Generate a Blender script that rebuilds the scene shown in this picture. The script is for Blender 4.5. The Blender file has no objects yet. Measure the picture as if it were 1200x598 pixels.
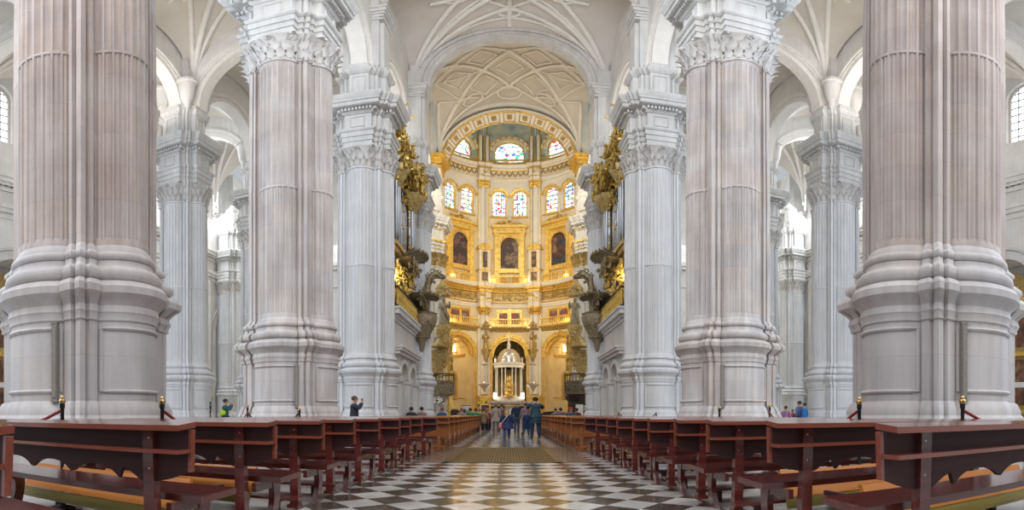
"""Cathedral nave with pews and gilded sanctuary"""
import bpy, bmesh, math, random
from mathutils import Vector, Matrix
PI = math.pi
C = bpy.context.scene.collection
sc = bpy.context.scene
rnd = random.Random(7)

# ------------------------------------------------------------------ materials
def _nodes(m):
    m.use_nodes = True
    nt = m.node_tree
    return nt, nt.nodes, nt.links, nt.nodes['Principled BSDF']

def rgb(c):
    return (c[0], c[1], c[2], 1.0)

def math_node(nt, op, a, b=None, c=None):
    n = nt.nodes.new('ShaderNodeMath'); n.operation = op
    for i, v in enumerate((a, b, c)):
        if v is None: continue
        if isinstance(v, (int, float)): n.inputs[i].default_value = v
        else: nt.links.new(v, n.inputs[i])
    return n.outputs[0]

def mixc(nt, fac, a, b, mode='MIX'):
    n = nt.nodes.new('ShaderNodeMix'); n.data_type = 'RGBA'; n.blend_type = mode
    if isinstance(fac, (int, float)): n.inputs[0].default_value = fac
    else: nt.links.new(fac, n.inputs[0])
    for s, v in ((6, a), (7, b)):
        if isinstance(v, tuple): n.inputs[s].default_value = rgb(v)
        else: nt.links.new(v, n.inputs[s])
    return n.outputs[2]

def noise(nt, vec, scale, detail=4, rough=.55, out=0):
    n = nt.nodes.new('ShaderNodeTexNoise'); n.inputs['Scale'].default_value = scale
    n.inputs['Detail'].default_value = detail; n.inputs['Roughness'].default_value = rough
    nt.links.new(vec, n.inputs['Vector']); return n.outputs[out]

def ramp(nt, fac, stops, interp='LINEAR'):
    n = nt.nodes.new('ShaderNodeValToRGB'); cr = n.color_ramp; cr.interpolation = interp
    while len(cr.elements) < len(stops): cr.elements.new(.5)
    for e, (p, c) in zip(cr.elements, stops): e.position = p; e.color = rgb(c)
    nt.links.new(fac, n.inputs[0]); return n.outputs[0]

def mapping(nt, vec, scale=(1,1,1), rot=(0,0,0), loc=(0,0,0)):
    n = nt.nodes.new('ShaderNodeMapping'); n.inputs['Scale'].default_value = scale
    n.inputs['Rotation'].default_value = rot; n.inputs['Location'].default_value = loc
    nt.links.new(vec, n.inputs['Vector']); return n.outputs[0]

def objco(nt):
    return nt.nodes.new('ShaderNodeTexCoord').outputs['Object']

def bump(nt, h, bs, strength=.3, dist=.02):
    n = nt.nodes.new('ShaderNodeBump'); n.inputs['Strength'].default_value = strength
    n.inputs['Distance'].default_value = dist
    nt.links.new(h, n.inputs['Height']); nt.links.new(n.outputs[0], bs.inputs['Normal'])

def simple(name, c, rough=.5, metal=0.0, var=.15, scale=6, bmp=0.0, coat=0):
    m = bpy.data.materials.new(name); nt, N, L, bs = _nodes(m)
    co = objco(nt)
    f = noise(nt, co, scale)
    d = tuple(x*(1-var) for x in c); l = tuple(min(1, x*(1+var)) for x in c)
    col = ramp(nt, f, [(.3, d), (.7, l)])
    L.new(col, bs.inputs['Base Color'])
    bs.inputs['Roughness'].default_value = rough; bs.inputs['Metallic'].default_value = metal
    if coat: bs.inputs['Coat Weight'].default_value = coat
    if bmp: bump(nt, noise(nt, co, scale*4), bs, bmp, .02)
    return m

def stone(name, c1, c2, joint=.62, streak=.5, blk=.35, rough=.75, jd=.75):
    m = bpy.data.materials.new(name); nt, N, L, bs = _nodes(m)
    co = objco(nt)
    big = noise(nt, co, .9, 5)
    col = ramp(nt, big, [(.35, c1), (.65, c2)])
    st = noise(nt, mapping(nt, co, (5, 5, .35)), 1.0, 5, .6)
    stc = ramp(nt, st, [(.35, (.72, .70, .69)), (.62, (1, 1, 1))])
    col = mixc(nt, streak, col, stc, 'MULTIPLY')
    # block tint
    wn = N.new('ShaderNodeTexWhiteNoise'); sn = N.new('ShaderNodeVectorMath'); sn.operation = 'SNAP'
    sn.inputs[1].default_value = (.8, .8, joint)
    L.new(co, sn.inputs[0]); L.new(sn.outputs[0], wn.inputs['Vector'])
    bt = ramp(nt, wn.outputs['Value'], [(0, (.84, .82, .85)), (.5, (1, .985, .97)), (1, (.96, .88, .83))])
    col = mixc(nt, blk, col, bt, 'MULTIPLY')
    sx = N.new('ShaderNodeSeparateXYZ'); L.new(co, sx.inputs[0])
    fr = math_node(nt, 'FRACT', math_node(nt, 'DIVIDE', sx.outputs[2], joint))
    ln = math_node(nt, 'MULTIPLY', math_node(nt, 'LESS_THAN', fr, .018), .5)
    col = mixc(nt, ln, col, mixc(nt, 1.0, col, (jd, jd*.97, jd*.94), 'MULTIPLY'))
    L.new(col, bs.inputs['Base Color'])
    bs.inputs['Roughness'].default_value = rough
    h = math_node(nt, 'SUBTRACT', noise(nt, co, 14, 5), math_node(nt, 'MULTIPLY', ln, .5))
    bump(nt, h, bs, .25, .02)
    return m

def wood(name, c1, c2, rough=.3, coat=.5):
    m = bpy.data.materials.new(name); nt, N, L, bs = _nodes(m)
    co = objco(nt)
    g = noise(nt, mapping(nt, co, (1.2, 14, 14)), 1.6, 6, .6)
    L.new(ramp(nt, g, [(.3, c1), (.7, c2)]), bs.inputs['Base Color'])
    bs.inputs['Roughness'].default_value = rough
    bs.inputs['Coat Weight'].default_value = coat; bs.inputs['Coat Roughness'].default_value = .15
    bump(nt, g, bs, .06, .01)
    return m

def gold(name, c=(.75, .5, .12), dark=(.22, .12, .03), rough=.38, metal=.65, scale=5):
    m = bpy.data.materials.new(name); nt, N, L, bs = _nodes(m)
    co = objco(nt)
    f = noise(nt, co, scale, 5, .65)
    L.new(ramp(nt, f, [(.28, dark), (.48, c), (.75, tuple(min(1, x*1.25) for x in c))]), bs.inputs['Base Color'])
    bs.inputs['Roughness'].default_value = rough; bs.inputs['Metallic'].default_value = metal
    bump(nt, noise(nt, co, scale*3), bs, .4, .03)
    return m

def painting(name, cols, scale=3.0, seed=0.0):
    m = bpy.data.materials.new(name); nt, N, L, bs = _nodes(m)
    co = mapping(nt, objco(nt), (1, 1, 1), (0, 0, 0), (seed, seed*2.3, seed*.7))
    f = noise(nt, co, scale, 3, .5)
    n = len(cols)
    L.new(ramp(nt, f, [(.3+.42*i/(n-1), c) for i, c in enumerate(cols)]), bs.inputs['Base Color'])
    bs.inputs['Roughness'].default_value = .6
    return m

def stained(name, seed=0.0, strength=1.6, white=.55, cell=7):
    m = bpy.data.materials.new(name); nt, N, L, bs = _nodes(m)
    co = mapping(nt, objco(nt), (1, 1, 1), (0, 0, 0), (seed, seed, seed))
    v = N.new('ShaderNodeTexVoronoi'); v.inputs['Scale'].default_value = cell; L.new(co, v.inputs['Vector'])
    sep = N.new('ShaderNodeSeparateColor'); L.new(v.outputs['Color'], sep.inputs[0])
    big = noise(nt, co, 1.1, 2, .5)
    hue = ramp(nt, sep.outputs[0], [(0, (.10, .22, .62)), (.2, (.62, .06, .06)), (.36, (.10, .42, .28)), (.5, (.85, .62, .12)),
                                      (.64, (.25, .45, .8)), (.8, (.75, .25, .3)), (.9, (.8, .7, .6))], 'CONSTANT')
    pick = math_node(nt, 'GREATER_THAN', math_node(nt, 'ADD', sep.outputs[1], math_node(nt, 'MULTIPLY', big, 1.0)), white+.5)
    col = mixc(nt, pick, (.82, .9, .97), hue)
    ve = N.new('ShaderNodeTexVoronoi'); ve.feature = 'DISTANCE_TO_EDGE'; ve.inputs['Scale'].default_value = cell
    L.new(co, ve.inputs['Vector'])
    ln = math_node(nt, 'LESS_THAN', ve.outputs['Distance'], .022)
    col = mixc(nt, ln, col, (.12, .14, .18))
    L.new(col, bs.inputs['Base Color']); L.new(col, bs.inputs['Emission Color'])
    bs.inputs['Emission Strength'].default_value = strength
    bs.inputs['Roughness'].default_value = .3
    return m

def emit(name, c, s):
    m = bpy.data.materials.new(name); nt, N, L, bs = _nodes(m)
    co = objco(nt)
    L.new(ramp(nt, noise(nt, co, 3), [(.3, tuple(x*.93 for x in c)), (.7, c)]), bs.inputs['Emission Color'])
    bs.inputs['Base Color'].default_value = rgb(c); bs.inputs['Emission Strength'].default_value = s
    return m

def floor_mat():
    m = bpy.data.materials.new('checkered_marble'); nt, N, L, bs = _nodes(m)
    co = objco(nt)
    sx = N.new('ShaderNodeSeparateXYZ'); L.new(co, sx.inputs[0])
    X, Y = sx.outputs[0], sx.outputs[1]
    D = .62
    a = math_node(nt, 'FLOOR', math_node(nt, 'ADD', math_node(nt, 'DIVIDE', math_node(nt, 'ADD', X, Y), D), .15))
    b = math_node(nt, 'FLOOR', math_node(nt, 'ADD', math_node(nt, 'DIVIDE', math_node(nt, 'SUBTRACT', X, Y), D), .35))
    par = math_node(nt, 'FRACT', math_node(nt, 'MULTIPLY', math_node(nt, 'ADD', a, b), .5))
    par = math_node(nt, 'GREATER_THAN', par, .25)
    vein = noise(nt, co, 2.5, 8, .65)
    white = ramp(nt, vein, [(.3, (.46, .46, .45)), (.6, (.68, .665, .64))])
    dark = ramp(nt, vein, [(.35, (.055, .048, .038)), (.7, (.14, .125, .105))])
    col = mixc(nt, par, white, dark)
    # tile to tile variation
    wn = N.new('ShaderNodeTexWhiteNoise'); cb = N.new('ShaderNodeCombineXYZ'); L.new(a, cb.inputs[0]); L.new(b, cb.inputs[1])
    L.new(cb.outputs[0], wn.inputs['Vector'])
    col = mixc(nt, .6, col, ramp(nt, wn.outputs['Value'], [(0, (.78, .76, .74)), (1, (1, 1, 1))]), 'MULTIPLY')
    # side slabs
    br = N.new('ShaderNodeTexBrick'); br.inputs['Scale'].default_value = 1.0
    br.inputs['Color1'].default_value = rgb((.44, .42, .39)); br.inputs['Color2'].default_value = rgb((.52, .50, .47))
    br.inputs['Mortar'].default_value = rgb((.25, .23, .2)); br.inputs['Mortar Size'].default_value = .006
    br.inputs['Brick Width'].default_value = 1.1; br.inputs['Row Height'].default_value = .55
    L.new(co, br.inputs['Vector'])
    side = mixc(nt, .5, br.outputs['Color'], ramp(nt, vein, [(.3, (.75, .74, .72)), (.7, (1, 1, 1))]), 'MULTIPLY')
    ax = math_node(nt, 'ABSOLUTE', X)
    col = mixc(nt, math_node(nt, 'GREATER_THAN', ax, 2.2), col, side)
    edge = math_node(nt, 'LESS_THAN', math_node(nt, 'ABSOLUTE', math_node(nt, 'SUBTRACT', ax, 2.22)), .03)
    col = mixc(nt, edge, col, (.16, .14, .12))
    L.new(col, bs.inputs['Base Color'])
    L.new(ramp(nt, noise(nt, co, 3, 4), [(.3, (.09,)*3), (.75, (.24,)*3)]), bs.inputs['Roughness'])
    bs.inputs['Specular IOR Level'].default_value = .7
    return m

M = {}
def init_mats():
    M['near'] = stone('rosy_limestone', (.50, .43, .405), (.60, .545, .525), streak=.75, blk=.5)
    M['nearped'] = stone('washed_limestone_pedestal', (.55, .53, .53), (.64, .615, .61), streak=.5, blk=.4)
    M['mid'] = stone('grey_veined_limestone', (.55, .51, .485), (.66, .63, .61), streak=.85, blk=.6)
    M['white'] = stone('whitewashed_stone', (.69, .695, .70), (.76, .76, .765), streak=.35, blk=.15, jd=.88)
    M['top'] = stone('pale_entablature_stone', (.58, .575, .56), (.67, .665, .65), streak=.45, blk=.15, jd=.88)
    M['cap'] = stone('pale_carved_stone', (.56, .54, .515), (.68, .66, .64), streak=.35, blk=.1, joint=5)
    M['wall'] = stone('pale_plastered_stone', (.66, .64, .61), (.75, .73, .70), streak=.3, blk=.2, jd=.9)
    M['vault'] = simple('cream_vault_plaster', (.60, .55, .51), .85, var=.06, scale=.6)
    M['vault_aisle'] = simple('sand_vault_plaster', (.60, .555, .50), .85, var=.08, scale=.6)
    M['rib'] = simple('pale_vault_rib', (.74, .71, .67), .8, var=.06, scale=2)
    M['chvault'] = simple('straw_vault_plaster', (.58, .52, .42), .85, var=.07, scale=.8)
    M['chrib'] = simple('ivory_vault_rib', (.72, .66, .55), .8, var=.06, scale=2)
    M['cream'] = simple('cream_gilded_wall', (.78, .66, .42), .6, var=.08, scale=1.5)
    M['ivory'] = simple('ivory_stone', (.78, .73, .62), .6, var=.06, scale=2)
    M['gold'] = gold('bright_gilding')
    M['goldl'] = gold('light_gilding', (.85, .60, .17), (.5, .32, .07), .35, .55, 3)
    M['golds'] = gold('gilded_wall', (.70, .49, .16), (.52, .34, .09), .5, .35, 2)
    M['goldo'] = gold('organ_gilding', (.58, .40, .10), (.10, .06, .02), .4, .6, 6)
    M['goldd'] = gold('aged_gilding', (.52, .37, .14), (.10, .06, .025), .42, .55, 7)
    M['bronze'] = gold('grey_gilded_wood', (.30, .24, .15), (.07, .05, .03), .5, .4, 7)
    M['pipe'] = simple('organ_pipe_tin', (.42, .44, .47), .3, .85, .12, 2)
    M['organwood'] = simple('dark_organ_case', (.16, .12, .07), .5, 0, .3, 4)
    M['pew'] = wood('varnished_mahogany', (.075, .014, .012), (.15, .030, .024), .22, 1)
    M['pewd'] = wood('dark_mahogany_panel', (.036, .008, .009), (.07, .015, .014), .55, 0)
    M['pewe'] = wood('mahogany_edge', (.17, .038, .024), (.27, .070, .040), .2, 1)
    M['pewo'] = wood('amber_wood', (.22, .07, .02), (.36, .125, .035))
    M['pad'] = wood('orange_kneeler', (.42, .14, .015), (.58, .20, .025), .4, .2)
    M['olive'] = wood('olive_board', (.17, .13, .02), (.26, .20, .03), .5, .1)
    M['dark'] = simple('black_metal', (.02, .02, .022), .4, .3, .2, 8)
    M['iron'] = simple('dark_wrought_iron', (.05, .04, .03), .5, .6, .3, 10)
    M['brass'] = simple('polished_brass', (.72, .5, .2), .25, .9, .1, 8)
    M['rope'] = simple('red_rope', (.30, .02, .03), .8, 0, .3, 40)
    M['ropek'] = simple('black_rope', (.03, .03, .035), .8, 0, .3, 40)
    M['silver'] = simple('burnished_silver', (.62, .57, .50), .28, .8, .15, 6)
    M['marble'] = simple('pink_marble', (.52, .40, .36), .3, 0, .25, 4)
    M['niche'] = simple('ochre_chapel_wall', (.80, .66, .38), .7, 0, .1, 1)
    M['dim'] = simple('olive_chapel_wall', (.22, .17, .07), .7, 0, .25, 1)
    M['blue'] = painting('blue_painted_ceiling', [(.25, .34, .36), (.42, .50, .48), (.60, .55, .40)], 1.2)
    M['floor'] = floor_mat()
    M['grate'] = simple('worn_brass_grate', (.17, .135, .075), .35, .7, .25, 12)
    M['skin'] = simple('skin', (.55, .33, .24), .6, 0, .08, 10)
    M['glass'] = emit('bright_daylit_panes', (.93, .97, 1.0), 1.5)
    M['glow'] = emit('sunlit_chapel_window', (1.0, .84, .5), 3.0)
    M['speaker'] = simple('taupe_speaker_grille', (.27, .245, .22), .6, .2, .15, 30)
    M['leaf'] = simple('green_leaves', (.06, .14, .04), .6, 0, .4, 20)
    M['yellow'] = simple('yellow_flowers', (.75, .58, .06), .6, 0, .3, 20)
    M['whitef'] = simple('white_flowers', (.8, .8, .72), .6, 0, .1, 20)
    M['candle'] = emit('lit_lamp', (1, .93, .75), 4.0)
init_mats()
_cl = {}
def cloth(c, rough=.8):
    k = tuple(round(x, 3) for x in c)
    if k not in _cl:
        _cl[k] = simple('cloth_%d' % len(_cl), c, rough, 0, .2, 18)
    return _cl[k]

# ------------------------------------------------------------------ mesh builder
class MB:
    def __init__(s): s.v = []; s.f = []
    def add(s, vs, fs):
        n = len(s.v); s.v.extend(Vector(p) for p in vs); s.f.extend(tuple(i+n for i in f) for f in fs); return s
    def box(s, cx, cy, cz, sx, sy, sz, rz=0, bev=0):
        vs = []
        for dz in (-.5, .5):
            for dx, dy in ((-.5, -.5), (.5, -.5), (.5, .5), (-.5, .5)):
                x, y = dx*sx, dy*sy
                vs.append((cx+x*math.cos(rz)-y*math.sin(rz), cy+x*math.sin(rz)+y*math.cos(rz), cz+dz*sz))
        return s.add(vs, [(3,2,1,0),(4,5,6,7),(0,1,5,4),(1,2,6,5),(2,3,7,6),(3,0,4,7)])
    def hexa(s, p):  # 8 points: bottom 4 ccw, top 4
        return s.add(p, [(3,2,1,0),(4,5,6,7),(0,1,5,4),(1,2,6,5),(2,3,7,6),(3,0,4,7)])
    def loft(s, rings, closed=True, caps=True):
        n = len(rings[0]); vs = [p for r in rings for p in r]; fs = []
        m = n if closed else n-1
        for k in range(len(rings)-1):
            for i in range(m):
                j = (i+1) % n
                fs.append((k*n+i, k*n+j, (k+1)*n+j, (k+1)*n+i))
        if caps and closed:
            fs.append(tuple(reversed(range(n)))); fs.append(tuple((len(rings)-1)*n+i for i in range(n)))
        return s.add(vs, fs)
    def lathe(s, prof, cx=0, cy=0, cz=0, seg=16, a0=0, a1=2*PI, lobes=0, amp=0, sx=1, sy=1):
        full = abs(a1-a0-2*PI) < 1e-6
        n = seg if full else seg+1
        rings = []
        for r, z in prof:
            ring = []
            for i in range(n):
                a = a0+(a1-a0)*i/seg
                rr = r*(1+(amp*math.cos(lobes*a) if lobes else 0))
                ring.append((cx+rr*math.cos(a)*sx, cy+rr*math.sin(a)*sy, cz+z))
            rings.append(ring)
        return s.loft(rings, full, full)
    def tube(s, pts, r, n=6, closed=False, flat=1.0):
        pts = [Vector(p) for p in pts]; rings = []
        m = len(pts); up = Vector((0, 0, 1)); prev = None
        for i, p in enumerate(pts):
            if closed: t = pts[(i+1) % m]-pts[i-1]
            else: t = pts[min(i+1, m-1)]-pts[max(i-1, 0)]
            if t.length < 1e-9: t = Vector((0, 0, 1))
            t.normalize()
            if prev is None:
                a = t.cross(up)
                if a.length < .1: a = t.cross(Vector((1, 0, 0)))
            else:
                a = prev-t*prev.dot(t)
                if a.length < 1e-6: a = t.cross(up)
            a.normalize(); prev = a; b = t.cross(a)
            rr = r[i] if isinstance(r, (list, tuple)) else r
            rings.append([p+a*math.cos(2*PI*k/n)*rr+b*math.sin(2*PI*k/n)*rr*flat for k in range(n)])
        if closed: rings.append(rings[0]); return s.loft(rings, True, False)
        return s.loft(rings)
    def sphere(s, c, r, n=8, sx=1, sy=1, sz=1):
        c = Vector(c); vs = [c+Vector((0, 0, -r*sz))]; fs = []; m = max(3, n//2)
        for k in range(1, m):
            ph = -PI/2+PI*k/m
            for i in range(n):
                a = 2*PI*i/n
                vs.append(c+Vector((r*sx*math.cos(ph)*math.cos(a), r*sy*math.cos(ph)*math.sin(a), r*sz*math.sin(ph))))
        vs.append(c+Vector((0, 0, r*sz)))
        for i in range(n): fs.append((0, 1+(i+1) % n, 1+i))
        for k in range(m-2):
            for i in range(n):
                a = 1+k*n+i; b = 1+k*n+(i+1) % n
                fs.append((a, b, b+n, a+n))
        t = len(vs)-1
        for i in range(n): fs.append((t, 1+(m-2)*n+i, 1+(m-2)*n+(i+1) % n))
        return s.add(vs, fs)
    def prism(s, poly, fmap, w0, w1):
        """2D polygon (u,v) extruded in w; fmap(u,v,w)->xyz"""
        n = len(poly)
        vs = [fmap(u, v, w0) for u, v in poly]+[fmap(u, v, w1) for u, v in poly]
        fs = [tuple(reversed(range(n))), tuple(n+i for i in range(n))]
        for i in range(n): j = (i+1) % n; fs.append((i, j, n+j, n+i))
        return s.add(vs, fs)
    def grid(s, fn, nu, nv):
        vs = [fn(i/nu, j/nv) for j in range(nv+1) for i in range(nu+1)]
        return s.add(vs, [(j*(nu+1)+i, j*(nu+1)+i+1, (j+1)*(nu+1)+i+1, (j+1)*(nu+1)+i) for j in range(nv) for i in range(nu)])
    def xf(s, mat, start=0):
        for i in range(start, len(s.v)): s.v[i] = mat @ s.v[i]
        return s
    def build(s, name, mat, parent=None, smooth=False, origin=None, fix=True, at=None):
        """vertices are in world space; stored relative to the parent's origin"""
        if origin is not None: o = Vector(origin)
        elif parent is not None: o = Vector(parent['_o'])
        else:
            mn = [min(v[k] for v in s.v) for k in range(3)]; mx = [max(v[k] for v in s.v) for k in range(3)]
            o = Vector(((mn[0]+mx[0])/2, (mn[1]+mx[1])/2, mn[2]))
        me = bpy.data.meshes.new(name)
        me.from_pydata([tuple(v-o) for v in s.v], [], s.f)
        if fix:
            bm = bmesh.new(); bm.from_mesh(me); bmesh.ops.recalc_face_normals(bm, faces=bm.faces[:]); bm.to_mesh(me); bm.free()
        me.materials.append(mat)
        if smooth:
            me.polygons.foreach_set('use_smooth', [True]*len(me.polygons))
            try: me.set_sharp_from_angle(angle=math.radians(smooth if smooth is not True else 40))
            except Exception: pass
        ob = bpy.data.objects.new(name, me); C.objects.link(ob)
        if parent is not None: ob.parent = parent
        else: ob.location = o
        ob['_o'] = tuple(o)
        return ob

def tag(o, label, cat, group=None):
    o['label'] = label; o['category'] = cat
    if group: o['group'] = group
    return o
def thing(name, label, cat, loc=(0, 0, 0), group=None):
    o = bpy.data.objects.new(name, None); C.objects.link(o); o.empty_display_size = .2
    o.location = loc; o['_o'] = tuple(loc)
    return tag(o, label, cat, group)
def struct(o):
    o['kind'] = 'structure'; return o
def dup(root, loc, rz=0, label=None, group=None, scale=None, mats=None):
    def cp(o, par):
        c = o.copy(); C.objects.link(c)
        if par is not None: c.parent = par
        if mats and c.type == 'MESH' and c.data.materials[0].name in mats:
            c.material_slots[0].link = 'OBJECT'; c.material_slots[0].material = mats[c.data.materials[0].name]
        for ch in o.children: cp(ch, c)
        return c
    r = cp(root, None); r.location = loc; r.rotation_euler = (0, 0, rz)
    if scale: r.scale = scale
    if label: r['label'] = label
    if group: r['group'] = group
    return r

# ------------------------------------------------------------------ carved ornament
def spiral(mb, c, U, V, N, r, turns=1.3, hand=1, th=.25, n=9):
    pts = []; rad = []
    for i in range(n):
        t = i/(n-1); a = hand*turns*2*PI*t; rr = r*(1-.8*t)
        pts.append(c+U*(rr*math.cos(a))+V*(rr*math.sin(a))+N*(r*.25*t)); rad.append(r*th*(1-.45*t))
    mb.tube(pts, rad, 5)
def leafy(mb, c, D, N, L, w, curl=.5):
    """acanthus-like leaf growing along D, curling out along N"""
    S = D.cross(N); S.normalize()
    def fn(u, v):
        x = (u-.5)*2; ww = w*math.sin(PI*min(1, .15+.8*v))*(1+.18*math.cos(v*18))
        out = curl*L*(v**3)+.10*L*(1-x*x)
        return c+S*(x*ww*.5)+D*(L*(v-.28*curl*v**4))+N*out
    mb.grid(fn, 4, 6)
def carve(mb, fmap, u0, u1, v0, v1, n, size, seed=1, N=None, depth=.1):
    """random scrollwork over a patch; fmap(u,v,w)->Vector"""
    r = random.Random(seed)
    for i in range(n):
        u = r.uniform(u0, u1); v = r.uniform(v0, v1); s = size*r.uniform(.6, 1.3)
        c = Vector(fmap(u, v, depth*r.uniform(.2, 1)))
        e = .01
        U = (Vector(fmap(u+e, v, 0))-Vector(fmap(u, v, 0))).normalized()
        V = (Vector(fmap(u, v+e, 0))-Vector(fmap(u, v, 0))).normalized()
        Nn = (Vector(fmap(u, v, e))-Vector(fmap(u, v, 0))).normalized()
        k = r.random()
        if k < .55: spiral(mb, c, U, V, Nn, s, 1.2, r.choice((-1, 1)), .28, 8)
        elif k < .85:
            a = r.uniform(0, 2*PI); leafy(mb, c, (U*math.cos(a)+V*math.sin(a)), Nn, s*1.8, s*.9, .5)
        else: mb.sphere(c, s*.45, 7)

def statue(mb, c, h, rz=0, arm=1):
    """robed standing figure"""
    c = Vector(c); n0 = len(mb.v)
    prof = [(.15, 0), (.17, .03), (.155, .2), (.13, .42), (.105, .56), (.125, .70), (.13, .78), (.06, .84), (.04, .86)]
    mb.lathe([(r*h, z*h) for r, z in prof], 0, 0, 0, 14, lobes=7, amp=.10, sy=.75)
    mb.sphere((0, -.01*h, .92*h), .062*h, 10, 1, 1.05, 1.25)
    for s in (-1, 1):
        k = .75 if s == arm else .0
        mb.tube([(s*.12*h, 0, .78*h), (s*.19*h, -.05*h, .64*h), (s*.14*h, -.2*h, (.60+.18*k)*h), (s*.1*h, -.24*h, (.62+.28*k)*h)],
                [.045*h, .045*h, .035*h, .025*h], 7)
    # cloak fold
    mb.tube([(-.14*h, .05*h, .8*h), (-.02*h, -.13*h, .55*h), (.12*h, -.12*h, .3*h), (.16*h, 0, .05*h)], [.05*h, .06*h, .06*h, .05*h], 6)
    mb.xf(Matrix.Translation(c) @ Matrix.Rotation(rz, 4, 'Z'), n0)
    return mb
LW = 0.46
EXPO = 0.25
# ------------------------------------------------------------------ camera (stitched panorama: equirectangular projection)
cd = bpy.data.cameras.new('camera'); cam = bpy.data.objects.new('camera', cd); C.objects.link(cam)
cam.location = (0, 0, 1.03); cam.rotation_euler = (PI/2, 0, 0)
cd.type = 'PANO'; cd.panorama_type = 'EQUIRECTANGULAR'
F = 600.0
cd.longitude_min = -597/F; cd.longitude_max = 603/F
cd.latitude_max = 486/F; cd.latitude_min = -(598-486)/F
cd.clip_start = .05; cd.clip_end = 400
sc.camera = cam

# ------------------------------------------------------------------ pier
PC, PR, Q0, Q1 = .64, .63, .84, .93
SPF = 10
def plan(o, flute=0.0, cab=1.0):
    """outline of a pier: core with four half columns, offset outward by o (list of (x,y), ccw from -Y face)"""
    R = PR+o; q0 = Q0+o; q1 = Q1+o
    f0 = math.acos(max(-1, min(1, (q0-PC)/R)))
    face = []
    for i in range(SPF):
        a = -f0+2*f0*i/SPF; da = 2*f0/SPF
        for t, d in ((0, 0), (.2, 0), (.3, .85), (.6, cab), (.9, .85)):
            rr = R-flute*d; an = a+da*t
            face.append((rr*math.sin(an), PC+rr*math.cos(an)))
    s = R*math.sin(f0); face.append((s, q0))
    b = min(max(.66, s+.02), .70+o)
    half = [(b, q0), (b, q1), (.73+o, q1), (.73+o, q0), (.79+o, q0), (.79+o, .89+o)]
    corner = half+[(.89+o, .89+o)]+[(v, u) for u, v in reversed(half)]
    pts = []
    for k in range(4):
        ca, sa = math.cos(-PI/2+k*PI/2+PI/2), math.sin(-PI/2+k*PI/2+PI/2)
        # face normal for k=0 is -Y ; tangent +X
        for (u, v) in face+corner:
            x, y = u, -v
            pts.append((x*ca-y*sa, x*sa+y*ca))
    return pts
VM, BW = 1.18, .58
def planb(o, vm=VM, w=BW):
    pts = []
    c1 = [(w+o, Q1+o), (.73+o, Q1+o), (.73+o, Q0+o), (.79+o, Q0+o), (.79+o, .89+o), (.89+o, .89+o), (.89+o, .79+o), (Q0+o, .79+o), (Q0+o, .73+o), (Q1+o, .73+o)]
    face = [(-(w+o), Q1+o), (-(w+o), vm+o), (w+o, vm+o)]
    for k in range(4):
        ca, sa = math.cos(k*PI/2), math.sin(k*PI/2)
        for (u, v) in face+c1:
            x, y = u, -v
            pts.append((x*ca-y*sa, x*sa+y*ca))
    return pts
def rings(mb, prof, fn, closed_caps=True):
    rs = []
    for it in prof:
        z, o = it[0], it[1]
        fl = it[2] if len(it) > 2 else 0
        rs.append([(x, y, z) for x, y in (fn(o, fl) if fn is plan else fn(o))])
    mb.loft(rs)

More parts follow.
